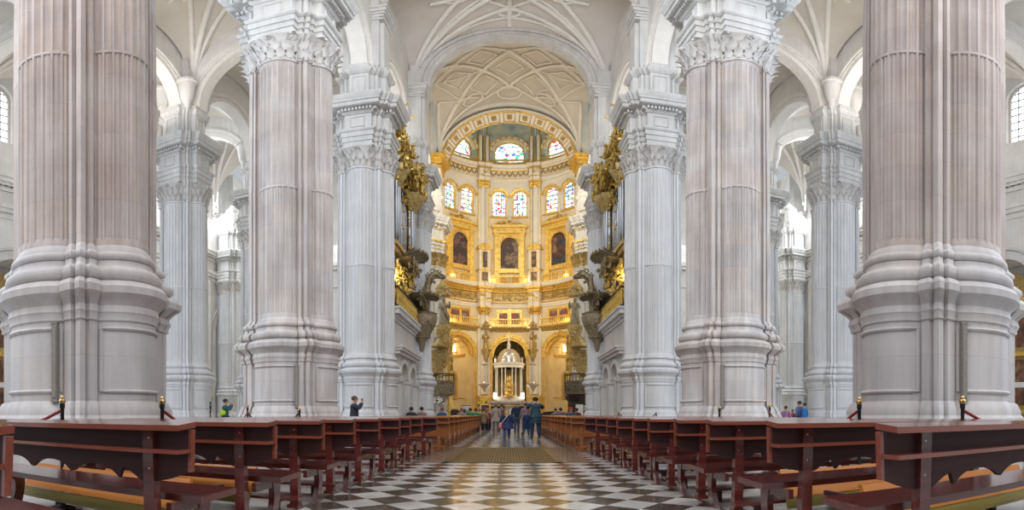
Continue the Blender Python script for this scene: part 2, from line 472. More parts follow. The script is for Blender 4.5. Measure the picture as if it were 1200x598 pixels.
def make_pier(mats, name='stone_pier', label='', group=None, nave_high=False):
    t = thing(name, label, 'pier', (0, 0, 0), group)
    # pedestal
    b = MB(); rings(b, [(0, .22), (.86, .22), (.88, .24), (.97, .24), (1.02, .20), (1.08, .20), (1.2, .15), (1.22, .12), (2.36, .12),
        (2.38, .15), (2.44, .15), (2.50, .18), (2.6, .16), (2.66, .20), (2.72, .27), (2.76, .31), (2.86, .32), (2.89, .29), (2.93, .27), (2.95, .22)], plan)
    # raised frames on each half-round dado
    for k in range(4):
        def P(a, z, k=k):
            rr = PR+.135; x, y = rr*math.sin(a), -(PC+rr*math.cos(a)); ca, sa = math.cos(k*PI/2), math.sin(k*PI/2)
            return (x*ca-y*sa, x*sa+y*ca, z)
        A = .98
        path = [P(-A+2*A*i/12, 1.36) for i in range(13)]+[P(A-2*A*i/12, 2.26) for i in range(13)]
        b.tube(path, .03, 5, True)
    b.build('pedestal', mats['ped'], t, 35)
    b = MB(); pr = []
    def torus(z0, z1, o0, bul):
        return [(z0+(z1-z0)*(.5-.5*math.cos(PI*i/6)), o0+bul*math.sin(PI*i/6)) for i in range(7)]
    pr = [(2.95, .18)]+[(2.97, .19)]+torus(2.98, 3.19, .12, .10)+[(3.2, .11), (3.25, .075), (3.3, .085)]+torus(3.31, 3.45, .05, .07)+[(3.46, .05), (3.53, .03), (3.57, 0)]
    rings(b, pr, plan); b.build('column_base', mats['ped'], t, 50)
    b = MB(); rings(b, [(3.57, 0), (3.62, 0), (3.66, .02), (7.68, .02), (7.72, .0), (7.76, .04), (11.9, .04), (11.98, 0), (12.02, .0), (12.04, .045), (12.12, .045), (12.14, 0), (12.2, 0)],
        lambda o, f=0: None) if False else None
    rs = []
    for z, o, fl in [(3.57, 0, 0), (3.66, 0, 0), (3.72, 0, .05), (7.33, 0, .05), (7.35, .004, 0), (7.41, .004, 0), (7.45, 0, .055), (11.85, -.02, .055), (11.95, -.02, 0), (12.0, -.02, 0), (12.03, .03, 0), (12.1, .03, 0), (12.12, -.02, 0)]:
        rs.append([(x, y, z) for x, y in plan(o, fl, .25 if z < 7.37 else 1.1)])
    b.loft(rs); b.build('fluted_shaft', mats['shaft'], t, 30)
    # capital
    b = MB(); rings(b, [(12.12, -.02), (12.5, 0), (12.9, .08), (13.08, .16), (13.12, .18)], plan)
    Z = Vector((0, 0, 1))
    for k in range(4):
        ca, sa = math.cos(k*PI/2), math.sin(k*PI/2)
        def W(u, v, z): x, y = u, -v; return Vector((x*ca-y*sa, x*sa+y*ca, z))
        for row, (z0, L, w, cnt, off) in enumerate(((12.12, .46, .26, 7, 0), (12.42, .52, .26, 6, .5))):
            for i in range(cnt):
                a = -1.25+2.5*(i+off)/(6 if row == 0 else 6)
                n = W(math.sin(a), math.cos(a), 0); r = PR+.0+.04*row
                leafy(b, W(r*math.sin(a), PC+r*math.cos(a), z0), Z, n.normalized(), L, w, .5)
        for sg in (-1, 1):   # volutes
            a = sg*.72; n = W(math.sin(a), math.cos(a), 0); tng = W(math.cos(a), -math.sin(a), 0)
            spiral(b, W(.80*math.sin(a), PC+.80*math.cos(a), 12.97), n.normalized(), Z, tng.normalized(), .16, 1.4, 1, .24, 12)
        spiral(b, W(0, PC+PR+.14, 12.98), W(1, 0, 0).normalized(), Z, W(0, 1, 0).normalized(), .12, 1.2, 1, .3, 8)
        b.sphere(W(0, PC+PR+.18, 13.05), .09, 8)
        # corner leaves
        for i, (u, v) in enumerate(((.72, .90), (.84, .84), (.90, .72))):
            n = W(u, v, 0).normalized()
            if i != 1: n = (W(0, 1, 0) if i == 0 else W(1, 0, 0)).normalized()
            leafy(b, W(u, v, 12.14), Z, n, .48, .2, .45); leafy(b, W(u, v, 12.5), Z, n, .5, .22, .5)
    b.build('carved_capital', mats['cap'], t, 40)
    # entablature block
    b = MB(); rings(b, [(13.1, .02), (13.14, .12), (13.2, .12), (13.24, .04), (13.46, .04), (13.47, .08), (13.72, .08), (13.73, .12), (13.98, .12), (14.0, .16),
        (14.08, .2), (14.14, .2), (14.16, .0), (15.02, .0), (15.05, .06), (15.12, .10)], planb)
    for k in range(4):
        ca, sa = math.cos(k*PI/2), math.sin(k*PI/2)
        def W(u, v, z): x, y = u, -v; return Vector((x*ca-y*sa, x*sa+y*ca, z))
        b.tube([W(-.3, VM+.01, 14.32), W(.3, VM+.01, 14.32), W(.3, VM+.01, 14.86), W(-.3, VM+.01, 14.86)], .03, 4, True)
    b.build('entablature_block', mats['top'], t, 20)
    b = MB(); rings(b, [(15.12, .12), (15.34, .12), (15.36, .34), (15.4, .40), (15.58, .40), (15.62, .46), (15.7, .47), (15.86, .56), (15.96, .58), (16.0, .57)], planb)
    for k in range(4):
        ca, sa = math.cos(k*PI/2), math.sin(k*PI/2)
        for i in range(-4, 5):
            x, y = i*.15, -(VM+.19); b.box(x*ca-y*sa, x*sa+y*ca, 15.25, .085, .13, .15, k*PI/2) if k % 2 == 0 else b.box(x*ca-y*sa, x*sa+y*ca, 15.25, .085, .13, .15, k*PI/2)
        for sg in (-1, 1):
            for j in range(2):
                x, y = sg*(BW+.19), -(Q1+.22+j*.15); b.box(x*ca-y*sa, x*sa+y*ca, 15.25, .13, .085, .15, k*PI/2)
    b.build('dentilled_cornice', mats['top'], t, 20)
    b = MB(); rings(b, [(16.0, -.10), (16.3, -.10), (16.32, -.16), (17.7, -.16), (17.72, -.12), (17.82, -.04), (17.9, .0), (18.0, .02), (18.02, -.12), (18.4, -.14)], planb)
    for k in range(4):
        ca, sa = math.cos(k*PI/2), math.sin(k*PI/2)
        def W(u, v, z): x, y = u, -v; return Vector((x*ca-y*sa, x*sa+y*ca, z))
        vv = VM-.15
        b.tube([W(-.28, vv, 16.5), W(.28, vv, 16.5), W(.28, vv, 17.5), W(-.28, vv, 17.5)], .03, 4, True)
    b.build('attic_block', mats['top'], t, 20)
    # upper shaft towards the vault
    b = MB(); b.box(0, 0, 21.2, 1.55, 1.5, 5.7)
    if nave_high:
        b.box(0, 0, 20.0, 1.9, .95, 3.4)
    b.build('upper_shaft', mats['top'], t)
    if nave_high:
        b = MB()
        for z0, z1, o in ((21.7, 21.85, .05), (21.95, 22.15, .03), (22.15, 22.3, .10), (22.3, 22.55, .18), (22.55, 22.7, .25)):
            b.box(0, 0, (z0+z1)/2, 1.9+2*o, 1.5+2*o, z1-z0)
        b.build('impost_moulding', mats['top'], t)
    else:
        b = MB()
        for k in range(4):
            ca, sa = math.cos(k*PI/2), math.sin(k*PI/2); 
            for sg in (1,):
                x, y = .72, -.72; cx, cy = x*ca-y*sa, x*sa+y*ca
                b.lathe([(.08, 18.0), (.16, 18.15), (.16, 18.4), (.26, 18.7), (.30, 18.72), (.42, 19.5), (.46, 19.9), (.56, 19.95), (.58, 20.1)], cx, cy, 0, 14)
        b.build('rib_corbel', mats['cap'], t, 40)
    return t

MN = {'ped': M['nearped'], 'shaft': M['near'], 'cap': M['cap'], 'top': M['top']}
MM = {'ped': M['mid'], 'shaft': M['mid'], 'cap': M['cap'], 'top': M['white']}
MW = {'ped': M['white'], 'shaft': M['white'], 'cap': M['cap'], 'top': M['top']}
DK = [5.67, 13.5, 21.33, 29.16, 37.0]
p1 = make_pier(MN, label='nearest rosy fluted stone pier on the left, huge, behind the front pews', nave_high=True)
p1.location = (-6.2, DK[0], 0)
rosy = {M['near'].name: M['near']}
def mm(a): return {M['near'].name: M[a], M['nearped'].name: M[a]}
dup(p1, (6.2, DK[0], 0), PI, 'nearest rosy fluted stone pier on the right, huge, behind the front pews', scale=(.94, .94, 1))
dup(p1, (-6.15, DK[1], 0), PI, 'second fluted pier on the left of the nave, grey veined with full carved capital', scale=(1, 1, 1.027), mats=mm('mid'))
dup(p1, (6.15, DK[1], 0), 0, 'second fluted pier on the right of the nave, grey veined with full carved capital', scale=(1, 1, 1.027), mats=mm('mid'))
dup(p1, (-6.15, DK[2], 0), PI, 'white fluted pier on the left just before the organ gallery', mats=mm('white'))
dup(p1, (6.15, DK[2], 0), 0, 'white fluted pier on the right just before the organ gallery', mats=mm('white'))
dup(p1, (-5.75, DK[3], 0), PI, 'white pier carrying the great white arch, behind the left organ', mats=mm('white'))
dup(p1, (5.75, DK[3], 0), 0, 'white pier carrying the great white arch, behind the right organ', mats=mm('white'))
p1.scale = (.94, .94, 1)
AX = 15.5
po = make_pier(MW, label='white aisle pier on the left with vault ribs fanning from its top')
po.location = (-AX, 21.0, 0)
dup(po, (AX, 21.0, 0), 0, 'white aisle pier on the right with vault ribs fanning from its top')
dup(po, (-24.2, 39.8, 0), 0, 'brightly lit wall pier deep in the left aisle')
dup(po, (24.2, 39.2, 0), 0, 'brightly lit wall pier deep in the right aisle')
for k in (1, 3):
    for s in (-1, 1):
        dup(po, (s*AX, DK[k], 0), 0, 'white aisle pier on the %s %s' % ('left' if s < 0 else 'right', 'in the shadow of the nearest pier' if k == 1 else 'showing only a sliver beside the second pier'))

# gilded triumphal piers (k=4)
pg = make_pier({'ped': M['white'], 'shaft': M['ivory'], 'cap': M['goldd'], 'top': M['ivory']}, 'triumphal_pier', 'left triumphal arch pier with gilded capital, behind the pulpit')
pg.location = (-6.0, 37.6, 0)
for s in (-1, 1):
    ox = s*6.0
for ch in list(pg.children):
    if ch.name.startswith(('upper_shaft', 'rib_corbel')): bpy.data.objects.remove(ch)
b = MB()
for k, (x, y) in enumerate(((1.0, .0),)):
    for (z0, z1, o) in ((13.45, 13.49, .10), (13.71, 13.75, .14), (14.0, 14.14, .215), (15.12, 15.2, .13)):
        b.loft([[(px, py, z0) for px, py in planb(o)], [(px, py, z1) for px, py in planb(o)]])
ob = b.build('gilded_band', M['gold'], pg, origin=(0, 0, 0))
b = MB()
def Wp(u, v, w): return Vector((u, -(VM+w), v))
for k in range(4):
    n0 = len(b.v); carve(b, Wp, -.5, .5, 14.25, 14.95, 9, .1, 5+k, depth=.06); b.xf(Matrix.Rotation(k*PI/2, 4, 'Z'), n0)
b.build('gilded_relief', M['goldd'], pg, 40, origin=(0, 0, 0))
b = MB(); b.box(0, 0, 18.8, 1.7, 1.7, 4.2)
for sx in (-1, 1):
    for x in (-.55, .0, .55): b.box(x, sx*.9, 18.8, .3, .14, 4.2); b.box(sx*.9, x, 18.8, .14, .3, 4.2)
b.build('upper_shaft', M['ivory'], pg, origin=(0, 0, 0))
b = MB()
for z0, z1, o in ((20.5, 20.6, .12), (20.75, 20.95, .1), (20.95, 21.25, .2), (21.25, 21.45, .38), (21.45, 21.6, .46)):
    b.box(0, 0, (z0+z1)/2, 1.95+2*o, 1.9+2*o, z1-z0)
b.build('gilded_impost', M['gold'], pg, origin=(0, 0, 0))
dup(pg, (6.0, 37.6, 0), PI, 'right triumphal arch pier with gilded capital, behind the dark pulpit')

# ------------------------------------------------------------------ walls with arched openings
def arch_wall(mb, u0, u1, z0, z1, uc, r, zs, zb, fm, w0, w1, n=16):
    """wall panel u0..u1 x z0..z1 with an arched opening centred uc, radius r, springing zs, sill zb"""
    def slab(a, b_, c, d):
        if b_-a > 1e-4 and d-c > 1e-4:
            mb.prism([(a, c), (b_, c), (b_, d), (a, d)], fm, w0, w1)
    k = 6
    def slabs(a, b_, c, d):
        m = max(1, int((b_-a)/1.2))
        for i in range(m): slab(a+(b_-a)*i/m, a+(b_-a)*(i+1)/m, c, d)
    slabs(u0, uc-r, z0, z1); slabs(uc+r, u1, z0, z1); slabs(uc-r, uc+r, z0, zb)
    for i in range(n):
        a0 = PI-PI*i/n; a1 = PI-PI*(i+1)/n
        ua, za = uc+r*math.cos(a0), zs+r*math.sin(a0); ub, zb2 = uc+r*math.cos(a1), zs+r*math.sin(a1)
        mb.prism([(ua, za), (ub, zb2), (ub, z1), (ua, z1)], fm, w0, w1)
def arch_ring(mb, uc, zs, r0, r1, fm, w0, w1, n=28, a0=0, a1=PI):
    rs = []
    for i in range(n+1):
        a = a0+(a1-a0)*i/n; c, s = math.cos(a), math.sin(a)
        rs.append([fm(uc+r0*c, zs+r0*s, w0), fm(uc+r1*c, zs+r1*s, w0), fm(uc+r1*c, zs+r1*s, w1), fm(uc+r0*c, zs+r0*s, w1)])
    mb.loft(rs)
def fmX(y0):   # panel facing the camera at depth y0 : u=x
    return lambda u, z, w: Vector((u, y0+w, z))
def fmY(x0, s):  # panel along the nave: u=y, w away from the nave
    return lambda u, z, w: Vector((x0+s*w, u, z))

# floor
fl = MB(); fl.box(0, 26, -.1, 56, 56, .2); fo = struct(fl.build('floor', M['floor'], origin=(0, 0, 0)))

trim_n = [0]
def trim(b, mat, smooth=False):
    trim_n[0] += 1
    return struct(b.build('trim_%d' % trim_n[0], mat, smooth=smooth))
win_n = [0]

# nave arcade arches + spandrels, aisle arches
for s in (-1, 1):
    for k in (0, 1, 2, 3):
        if k == 3 : y0, y1 = DK[3]+.7, 36.8
        else: y0, y1 = DK[k]+.75, DK[k+1]-.75
        yc = (y0+y1)/2; r = (y1-y0)/2
        b = MB(); f = fmY(s*5.7, s)
        arch_wall(b, y0, y1, 18.3, 28.5 if k > 1 else 24.0, yc, r, 18.4, 18.3, f, 0, .9, 20)
        trim(b, M['wall'])
        b = MB(); arch_ring(b, yc, 18.4, r-.28, r, f, .1, .8); arch_ring(b, yc, 18.4, r+.12, r+.28, f, -.1, .0); arch_ring(b, yc, 18.4, r+.0, r+.07, f, -.06, .0)
        trim(b, M['rib'])
        # outer row longitudinal arch
        yc = (DK[k]+DK[k+1])/2; r = 3.1
        b = MB(); f = fmY(s*(AX-.45), s); arch_wall(b, yc-3.1, yc+3.1, 18.3, 23.6, yc, r, 18.4, 18.3, f, 0, .9, 18); trim(b, M['wall'])
        b = MB(); arch_ring(b, yc, 18.4, r-.28, r, f, .1, .8); arch_ring(b, yc, 18.4, r+.12, r+.28, f, -.08, .0); trim(b, M['rib'])
    for k in (1, 2, 3):
        for (xa, xb) in ((6.95, AX-.75), (AX+.75, 24.2)):
            xc = (xa+xb)/2; r = (xb-xa)/2
            b = MB(); f = fmX(DK[k]-.45 if not (k == 2 and xa > 0) else 20.75)
            arch_wall(b, s*xc-r, s*xc+r, 18.3, 23.8, s*xc, r, 18.4, 18.3, f, 0, .9, 20); trim(b, M['wall'])
            b = MB(); arch_ring(b, s*xc, 18.4, r-.3, r, f, .1, .8); arch_ring(b, s*xc, 18.4, r+.15, r+.35, f, -.08, .0); trim(b, M['rib'])

# great white arch at k=3
b = MB(); f = fmX(28.65); arch_wall(b, -5.6, 5.6, 22.7, 29.4, 0, 4.75, 22.7, 22.7, f, 0, 1.0, 36); trim(b, M['wall'])
b = MB(); arch_ring(b, 0, 22.7, 4.5, 4.75, f, .12, .9, 44); arch_ring(b, 0, 22.7, 4.95, 5.2, f, -.14, 0, 44); arch_ring(b, 0, 22.7, 4.78, 4.86, f, -.07, 0, 44)
trim(b, M['top'])
b = MB()
for i in range(60):
    a = PI*(i+.5)/60; b.sphere((5.32*math.cos(a), 28.52, 22.7+5.32*math.sin(a)), .07, 6)
trim(b, M['rib'])

# ------------------------------------------------------------------ vaults
def vz(x, y, cx, cy, hx, hy, zs, zx, zy, dome=.5):
    u = max(-1, min(1, (x-cx)/hx)); v = max(-1, min(1, (y-cy)/hy))
    a = zx*math.sqrt(max(0, 1-u*u)); c = zy*math.sqrt(max(0, 1-v*v))
    m = max(a, c)+.25*min(a, c)*min(a, c)/max(a, c, .01)*.35
    return zs+m+dome*(1-u*u)*(1-v*v)
def vault(cx, cy, hx, hy, zs, zx, zy, mat, ribmat, pattern, dome=.5, nx=40, ny=32, rr=.11):
    Z = lambda x, y: vz(x, y, cx, cy, hx, hy, zs, zx, zy, dome)
    b = MB()
    cs = lambda t: -math.cos(PI*t)
    b.grid(lambda u, v: (cx+hx*cs(u), cy+hy*cs(v), Z(cx+hx*cs(u), cy+hy*cs(v))), nx, ny)
    n0 = len(b.v); b.grid(lambda u, v: (cx+hx*cs(u), cy+hy*cs(v), Z(cx+hx*cs(u), cy+hy*cs(v))+.25), nx, ny)
    o = struct(b.build('ceiling', mat, smooth=60, fix=False))
    for path, rad in pattern:
        b = MB(); pts = []
        for (ax, ay), (bx, by) in zip(path, path[1:]):
            m = max(2, int(math.hypot((bx-ax)*hx, (by-ay)*hy)/.28))
            for i in range(m): t = i/m; pts.append((ax+(bx-ax)*t, ay+(by-ay)*t))
        pts.append(path[-1])
        P = [(cx+hx*u*(1-RI), cy+hy*v*(1-RI), Z(cx+hx*u*.995, cy+hy*v*.995)-rad*RD) for u, v in pts]
        closed = path[0] == path[-1]
        b.tube(P[:-1] if closed else P, rad, 6, closed)
        b.build('rib', ribmat, o, 60)
    return o, Z
RD, RI = .5, .005
def circle(cu, cv, r, asp=1.0, n=20):
    return [(cu+r*math.cos(2*PI*i/n), cv+r*asp*math.sin(2*PI*i/n)) for i in range(n)]+[(cu+r, cv)]
def star(rad=.1):
    P = []
    for sx in (-1, 1):
        for sy in (-1, 1):
            P.append(([(sx, sy), (0, 0)], rad)); P.append(([(sx, sy), (.42*sx, 0)], rad*.85)); P.append(([(sx, sy), (0, .42*sy)], rad*.85))
            P.append(([(.42*sx, 0), (0, .42*sy)], rad*.7))
    P.append((circle(0, 0, .16), rad*.9)); P.append((circle(.45, 0, .1), rad*.7)); P.append((circle(-.45, 0, .1), rad*.7))
    P.append((circle(0, .5, .1), rad*.7)); P.append((circle(0, -.5, .1), rad*.7))
    P.append(([(-.7, 0), (.7, 0)], rad*.8)); P.append(([(0, -.8), (0, .8)], rad*.8))
    return P
# nave bays
for k in (1, 2):
    cy = (DK[k]+DK[k+1])/2
    NP = star(.17)
    for sx in (-1, 1):
        for sy in (-1, 1):
            NP.append(([(sx, sy), (.62*sx, .82*sy), (.3*sx, .68*sy), (0, .62*sy)], .11)); NP.append(([(sx, sy), (.17*sx, .05*sy)], .1))
    vault(0, cy, 5.7, 3.95, 22.5, 5.1, 4.3, M['vault'], M['rib'], NP, .7)
# aisle bays
for s in (-1, 1):
    for k in (1, 2, 3):
        cy = (DK[k]+DK[k+1])/2
        vault(s*10.85, cy, 4.1, 3.6, 19.6, 4.3, 3.9, M['vault_aisle'], M['rib'], star(.14), .9, 28, 24)
        if k < 4: vault(s*19.9, cy, 3.9, 3.6, 19.6, 4.2, 3.9, M['vault_aisle'], M['rib'], star(.14), .9, 28, 24)
    vault(s*19.9, (DK[0]+DK[1])/2, 3.9, 3.6, 19.6, 4.2, 3.9, M['vault_aisle'], M['rib'], star(.11), .9, 24, 20)
# bosses hanging on the aisle vaults (carved rosettes)
def rosette(c, r, mat, label, cat='rosette'):
    b = MB(); c = Vector(c)
    b.lathe([(0, -.12), (r*.3, -.14), (r*.4, -.05), (r*.55, -.04), (r*.9, -.1), (r, -.02), (r, .05)], c.x, c.y, c.z, 16)
    for i in range(10):
        a = 2*PI*i/10; leafy(b, c+Vector((r*.3*math.cos(a), r*.3*math.sin(a), -.08)), Vector((math.cos(a), math.sin(a), 0)), Vector((0, 0, -1)), r*.8, r*.4, .2)
    tag(b.build('vault_rosette', mat, smooth=40), label, cat)
for s in (-1, 1):
    sd = 'left' if s < 0 else 'right'
    rosette((s*10.85, 17.4, 24.6), .62, M['rib'], 'large carved round rosette at the crown of the near %s aisle vault' % sd)
    rosette((s*10.85, 19.3, 24.1), .42, M['rib'], 'small carved rosette on the %s aisle vault, nearer the aisle pier' % sd)
    rosette((s*12.7, 17.4, 24.1), .42, M['rib'], 'small carved rosette on the %s aisle vault, towards the side wall' % sd)
rosette((0, 25.2, 28.15), .45, M['rib'], 'carved round boss at the crown of the pale nave vault')

# chancel vault, star pattern
P = []
R_ = .15; RD, RI = .75, .012
for sx in (-1, 1):
    for sy in (-1, 1):
        P.append(([(sx, sy), (.66*sx, .55*sy)], R_)); P.append(([(.66*sx, .55*sy), (.33*sx, 0)], R_)); P.append(([(.33*sx, 0), (0, .55*sy)], R_))
        P.append(([(sx, sy), (.33*sx, .8*sy)], R_*.8)); P.append(([(sx, sy), (.95*sx, .45*sy)], R_*.8)); P.append(([(.95*sx, .45*sy), (.66*sx, .55*sy)], R_*.6))
        P.append(([(.66*sx, .55*sy), (.33*sx, .8*sy)], R_*.7)); P.append(([(.33*sx, .8*sy), (0, .55*sy)], R_*.7)); P.append(([(.95*sx, .0), (.66*sx, .55*sy)], R_*.7)) 
    P.append(([(.33*sx, 0), (.95*sx, 0)], R_*.5))
    for cu in (.0, ):
        pass
for cu, cv in ((0, 0), (.66, 0), (-.66, 0), (.33, .42), (-.33, .42), (.33, -.42), (-.33, -.42)):
    k = .55
    P.append(([(cu-.33*k, cv), (cu, cv-.5*k), (cu+.33*k, cv), (cu, cv+.5*k), (cu-.33*k, cv)], R_*.55))
P += [(circle(0, .72, .16), R_*.8), (circle(.5, .72, .13), R_*.7), (circle(-.5, .72, .13), R_*.7)]
for cu, cv in ((0, .55), (0, -.55), (.33, 0), (-.33, 0), (.66, .55), (-.66, .55), (.66, -.55), (-.66, -.55)): P.append((circle(cu, cv, .035), R_))
o, Zc = vault(0, 33.9, 5.35, 4.35, 22.4, 5.3, 4.3, M['chvault'], M['chrib'], P, .5, 48, 40)

# chancel (golden) arch
f = fmX(38.2)
b = MB(); arch_wall(b, -6.6, 6.6, 21.6, 29.5, 0, 5.25, 21.6, 21.6, f, 0, .9, 40); trim(b, M['ivory'])
b = MB(); arch_ring(b, 0, 21.6, 5.45, 5.62, f, -.12, 0, 48); trim(b, simple('smoky_arch_moulding', (.22, .19, .15), .7))
b = MB(); arch_ring(b, 0, 21.6, 5.22, 5.42, f, -.08, .0, 48); trim(b, M['ivory'])
ga = thing('gilded_arch', 'wide semicircular arch with gold framed coffers opening on the sanctuary', 'arch', (0, 38.6, 21.6))
# splayed intrados
b = MB(); rs = []
R0, R1, Y0, Y1 = 5.22, 4.70, 38.25, 39.4
for i in range(57):
    a = PI*i/56; c, s_ = math.cos(a), math.sin(a)
    rs.append([(R0*c, Y0, 21.6+R0*s_), (R0*c+.3*c, Y1, 21.6+(R0+.3)*s_), ((R1+.25)*c, Y1+.05, 21.6+(R1+.25)*s_), (R1*c, Y1, 21.6+R1*s_)])
b.loft(rs); b.build('splayed_soffit', M['ivory'], ga, 30)
def SP(a, t, w):  # point on splay: a angle, t 0..1 outer->inner, w outwards to the room
    r = R0+(R1-R0)*t; y = Y0+(Y1-Y0)*t
    c, s_ = math.cos(a), math.sin(a)
    return Vector(((r-w*.85)*c, y-w*.5, 21.6+(r-w*.85)*s_))
for rr_, t in ((.07, .02), (.07, .98)):
    b = MB(); b.tube([SP(PI*i/56, t, .03) for i in range(57)], rr_, 6); b.build('gilded_rib', M['gold'], ga, 60)
NC = 13
for i in range(NC):
    a = PI*(i+.5)/NC; da = PI/NC
    b = MB(); b.tube([SP(a-da*.36, .15, .02), SP(a+da*.36, .15, .02), SP(a+da*.36, .85, .02), SP(a-da*.36, .85, .02)], .055, 4, True)
    fr = b.build('coffer', M['gold'], ga)
    b = MB(); q = [SP(a-da*.16, .3, 0), SP(a+da*.16, .3, 0), SP(a+da*.16, .7, 0), SP(a-da*.16, .7, 0)]
    q2 = [SP(a-da*.16, .3, .05), SP(a+da*.16, .3, .05), SP(a+da*.16, .7, .05), SP(a-da*.16, .7, .05)]
    b.hexa(q+q2); b.sphere(SP(a, .5, .08), .1, 8); b.build('coffer_flower', M['goldd'], fr)
# chancel side walls above arcade between white arch and golden arch come from the arcade walls

# ------------------------------------------------------------------ side walls with chapels and clerestory windows
def pane_window(fm, uc, r, zs, zb, w, label_i, mat, nx=4, nz=6, thick=.05):
    """one window: frame, bars, pane"""
    win_n[0] += 1
    b = MB(); arch_ring(b, uc, zs, r-.12, r+.1, fm, w-.1, w+.12, 20)
    for sg in (-1, 1): b.prism([(uc+sg*(r-.12), zb), (uc+sg*(r+.1), zb), (uc+sg*(r+.1), zs), (uc+sg*(r-.12), zs)], fm, w-.1, w+.12)
    b.prism([(uc-r-.2, zb-.15), (uc+r+.2, zb-.15), (uc+r+.2, zb+.02), (uc-r-.2, zb+.02)], fm, w-.16, w+.12)
    root = struct(b.build('window_%d' % win_n[0], M['cap'] if mat is M['glass'] else M['goldl']))
    b = MB(); poly = [(uc-r, zb), (uc+r, zb)]+[(uc+r*math.cos(PI*i/16), zs+r*math.sin(PI*i/16)) for i in range(17)]
    b.prism(poly, fm, w+.02, w+.06); b.build('pane', mat, root)
    b = MB(); g = .022
    for i in range(1, nx):
        u = uc-r+2*r*i/nx; zt = zs+math.sqrt(max(0, r*r-(u-uc)**2)); b.prism([(u-g, zb), (u+g, zb), (u+g, zt), (u-g, zt)], fm, w-.03, w+.02)
    for i in range(1, nz):
        z = zb+(zs+r-zb)*i/nz; hw = r if z <= zs else math.sqrt(max(.0, r*r-(z-zs)**2)); b.prism([(uc-hw, z-g), (uc+hw, z-g), (uc+hw, z+g), (uc-hw, z+g)], fm, w-.03, w+.02)
    b.build('glazing_bars', M['iron'], root)
    return root

WX = 25.0
for s in (-1, 1):
    f = fmY(s*WX, s); b = MB()
    sd = 'left' if s < 0 else 'right'
    for k in (0, 1, 2, 3, 4):
        y0 = DK[k]; y1 = y0+7.83; yc = (y0+y1)/2
        arch_wall(b, y0, y1, 0, 16, yc, 2.5, 8.0, 0, f, 0, 1.6, 18)
        for (ya, yb, c) in ((y0, yc, yc-1.55), (yc, y1, yc+1.55)):
            arch_wall(b, ya, yb, 16, 25.5, c, 1.25, 22.3, 18.7, f, 0, 1.0, 14)
    o = struct(b.build('wall_%s' % sd, M['wall']))
    b = MB()
    for z0, z1, w in ((15.0, 15.3, .12), (15.3, 15.5, .3), (15.5, 15.8, .45), (15.8, 16.0, .55), (13.1, 13.4, .06), (13.5, 13.8, .12), (13.8, 14.1, .2), (2.6, 2.9, .12)):
        b.box(s*(WX-w/2), 26, (z0+z1)/2, w, 42, z1-z0)
    for i in range(90): b.box(s*(WX-.2), 6+i*.42, 15.4, .3, .2, .2)
    trim(b, M['wall'])
    for k in (0, 1, 2, 3, 4):
        yc = DK[k]+3.915
        b = MB(); arch_ring(b, yc, 8.0, 2.5, 2.95, f, -.15, 0); arch_ring(b, yc, 8.0, 3.1, 3.25, f, -.1, 0)
        for sg in (-1, 1):
            b.box(s*(WX-.08), yc+sg*2.72, 4, .16, .45, 8)
            for q in range(1): b.box(s*(WX-.12), yc+sg*3.6, 6.5, .24, .4, 13)
        trim(b, M['cap'], 30)
        for dy in (-1.55, 1.55):
            pane_window(f, yc+dy, 1.25, 22.3, 18.7, .4, 0, M['glass'], 4, 8)
    # back of the chapels
    b = MB(); b.box(s*(WX+1.9), 26, 6, .3, 44, 12)
    for k in range(5): b.box(s*(WX+1.7), DK[k], 6, .4, .6, 12)
    struct(b.build('wall_%s' % ('left_chapels' if s < 0 else 'right_chapels'), M['wall']))
# gilded retables in the chapels we can glimpse
def retable(x, y, s, label):
    t = thing('altar_retable', label, 'altarpiece', (x, y, 0), 'gilded altarpieces in the side chapels')
    f = lambda u, z, w: Vector((x-s*w, y+u, z))
    b = MB(); b.prism([(-2, 0), (2, 0), (2, 8), (1.2, 9.4), (0, 10), (-1.2, 9.4), (-2, 8)], f, 0, .3); b.build('back_board', M['goldd'], t)
    b = MB()
    for u in (-1.7, -1.0, 1.0, 1.7):
        for z0 in (1.4, 5.0): 
            c = f(u, z0, .4); b.lathe([(.16, 0), (.1, .1), (.12, 1.4), (.08, 2.8), (.17, 3.0)], c.x, c.y, c.z, 10)
    for z in (1.2, 4.7, 8.1): b.prism([(-2.05, z-.1), (2.05, z-.1), (2.05, z+.15), (-2.05, z+.15)], f, .2, .65)
    b.build('gilded_frame', M['gold'], t, 40)
    b = MB(); b.prism([(-.8, 1.6), (.8, 1.6), (.8, 4.4), (-.8, 4.4)], f, .3, .36); b.prism([(-.8, 5.2), (.8, 5.2), (.8, 7.8), (-.8, 7.8)], f, .3, .36)
    b.build('painted_panel', painting('dark_chapel_painting', [(.05, .04, .03), (.2, .08, .05), (.3, .22, .12)], 2), t)
    b = MB(); carve(b, f, -1.9, 1.9, 8.2, 9.6, 26, .22, 3, depth=.3); carve(b, f, -1.95, -.9, 1.4, 8, 24, .16, 4, depth=.3); carve(b, f, .9, 1.95, 1.4, 8, 24, .16, 6, depth=.3)
    b.build('carving', M['goldd'], t, 40)
for s in (-1, 1):
    for k, w in ((1, 'nearest the front'), (3, 'deep in the aisle')):
        retable(s*(WX+1.7), DK[k]+3.9, s, 'dark gilded altarpiece in the %s side chapel, %s' % ('left' if s < 0 else 'right', w))
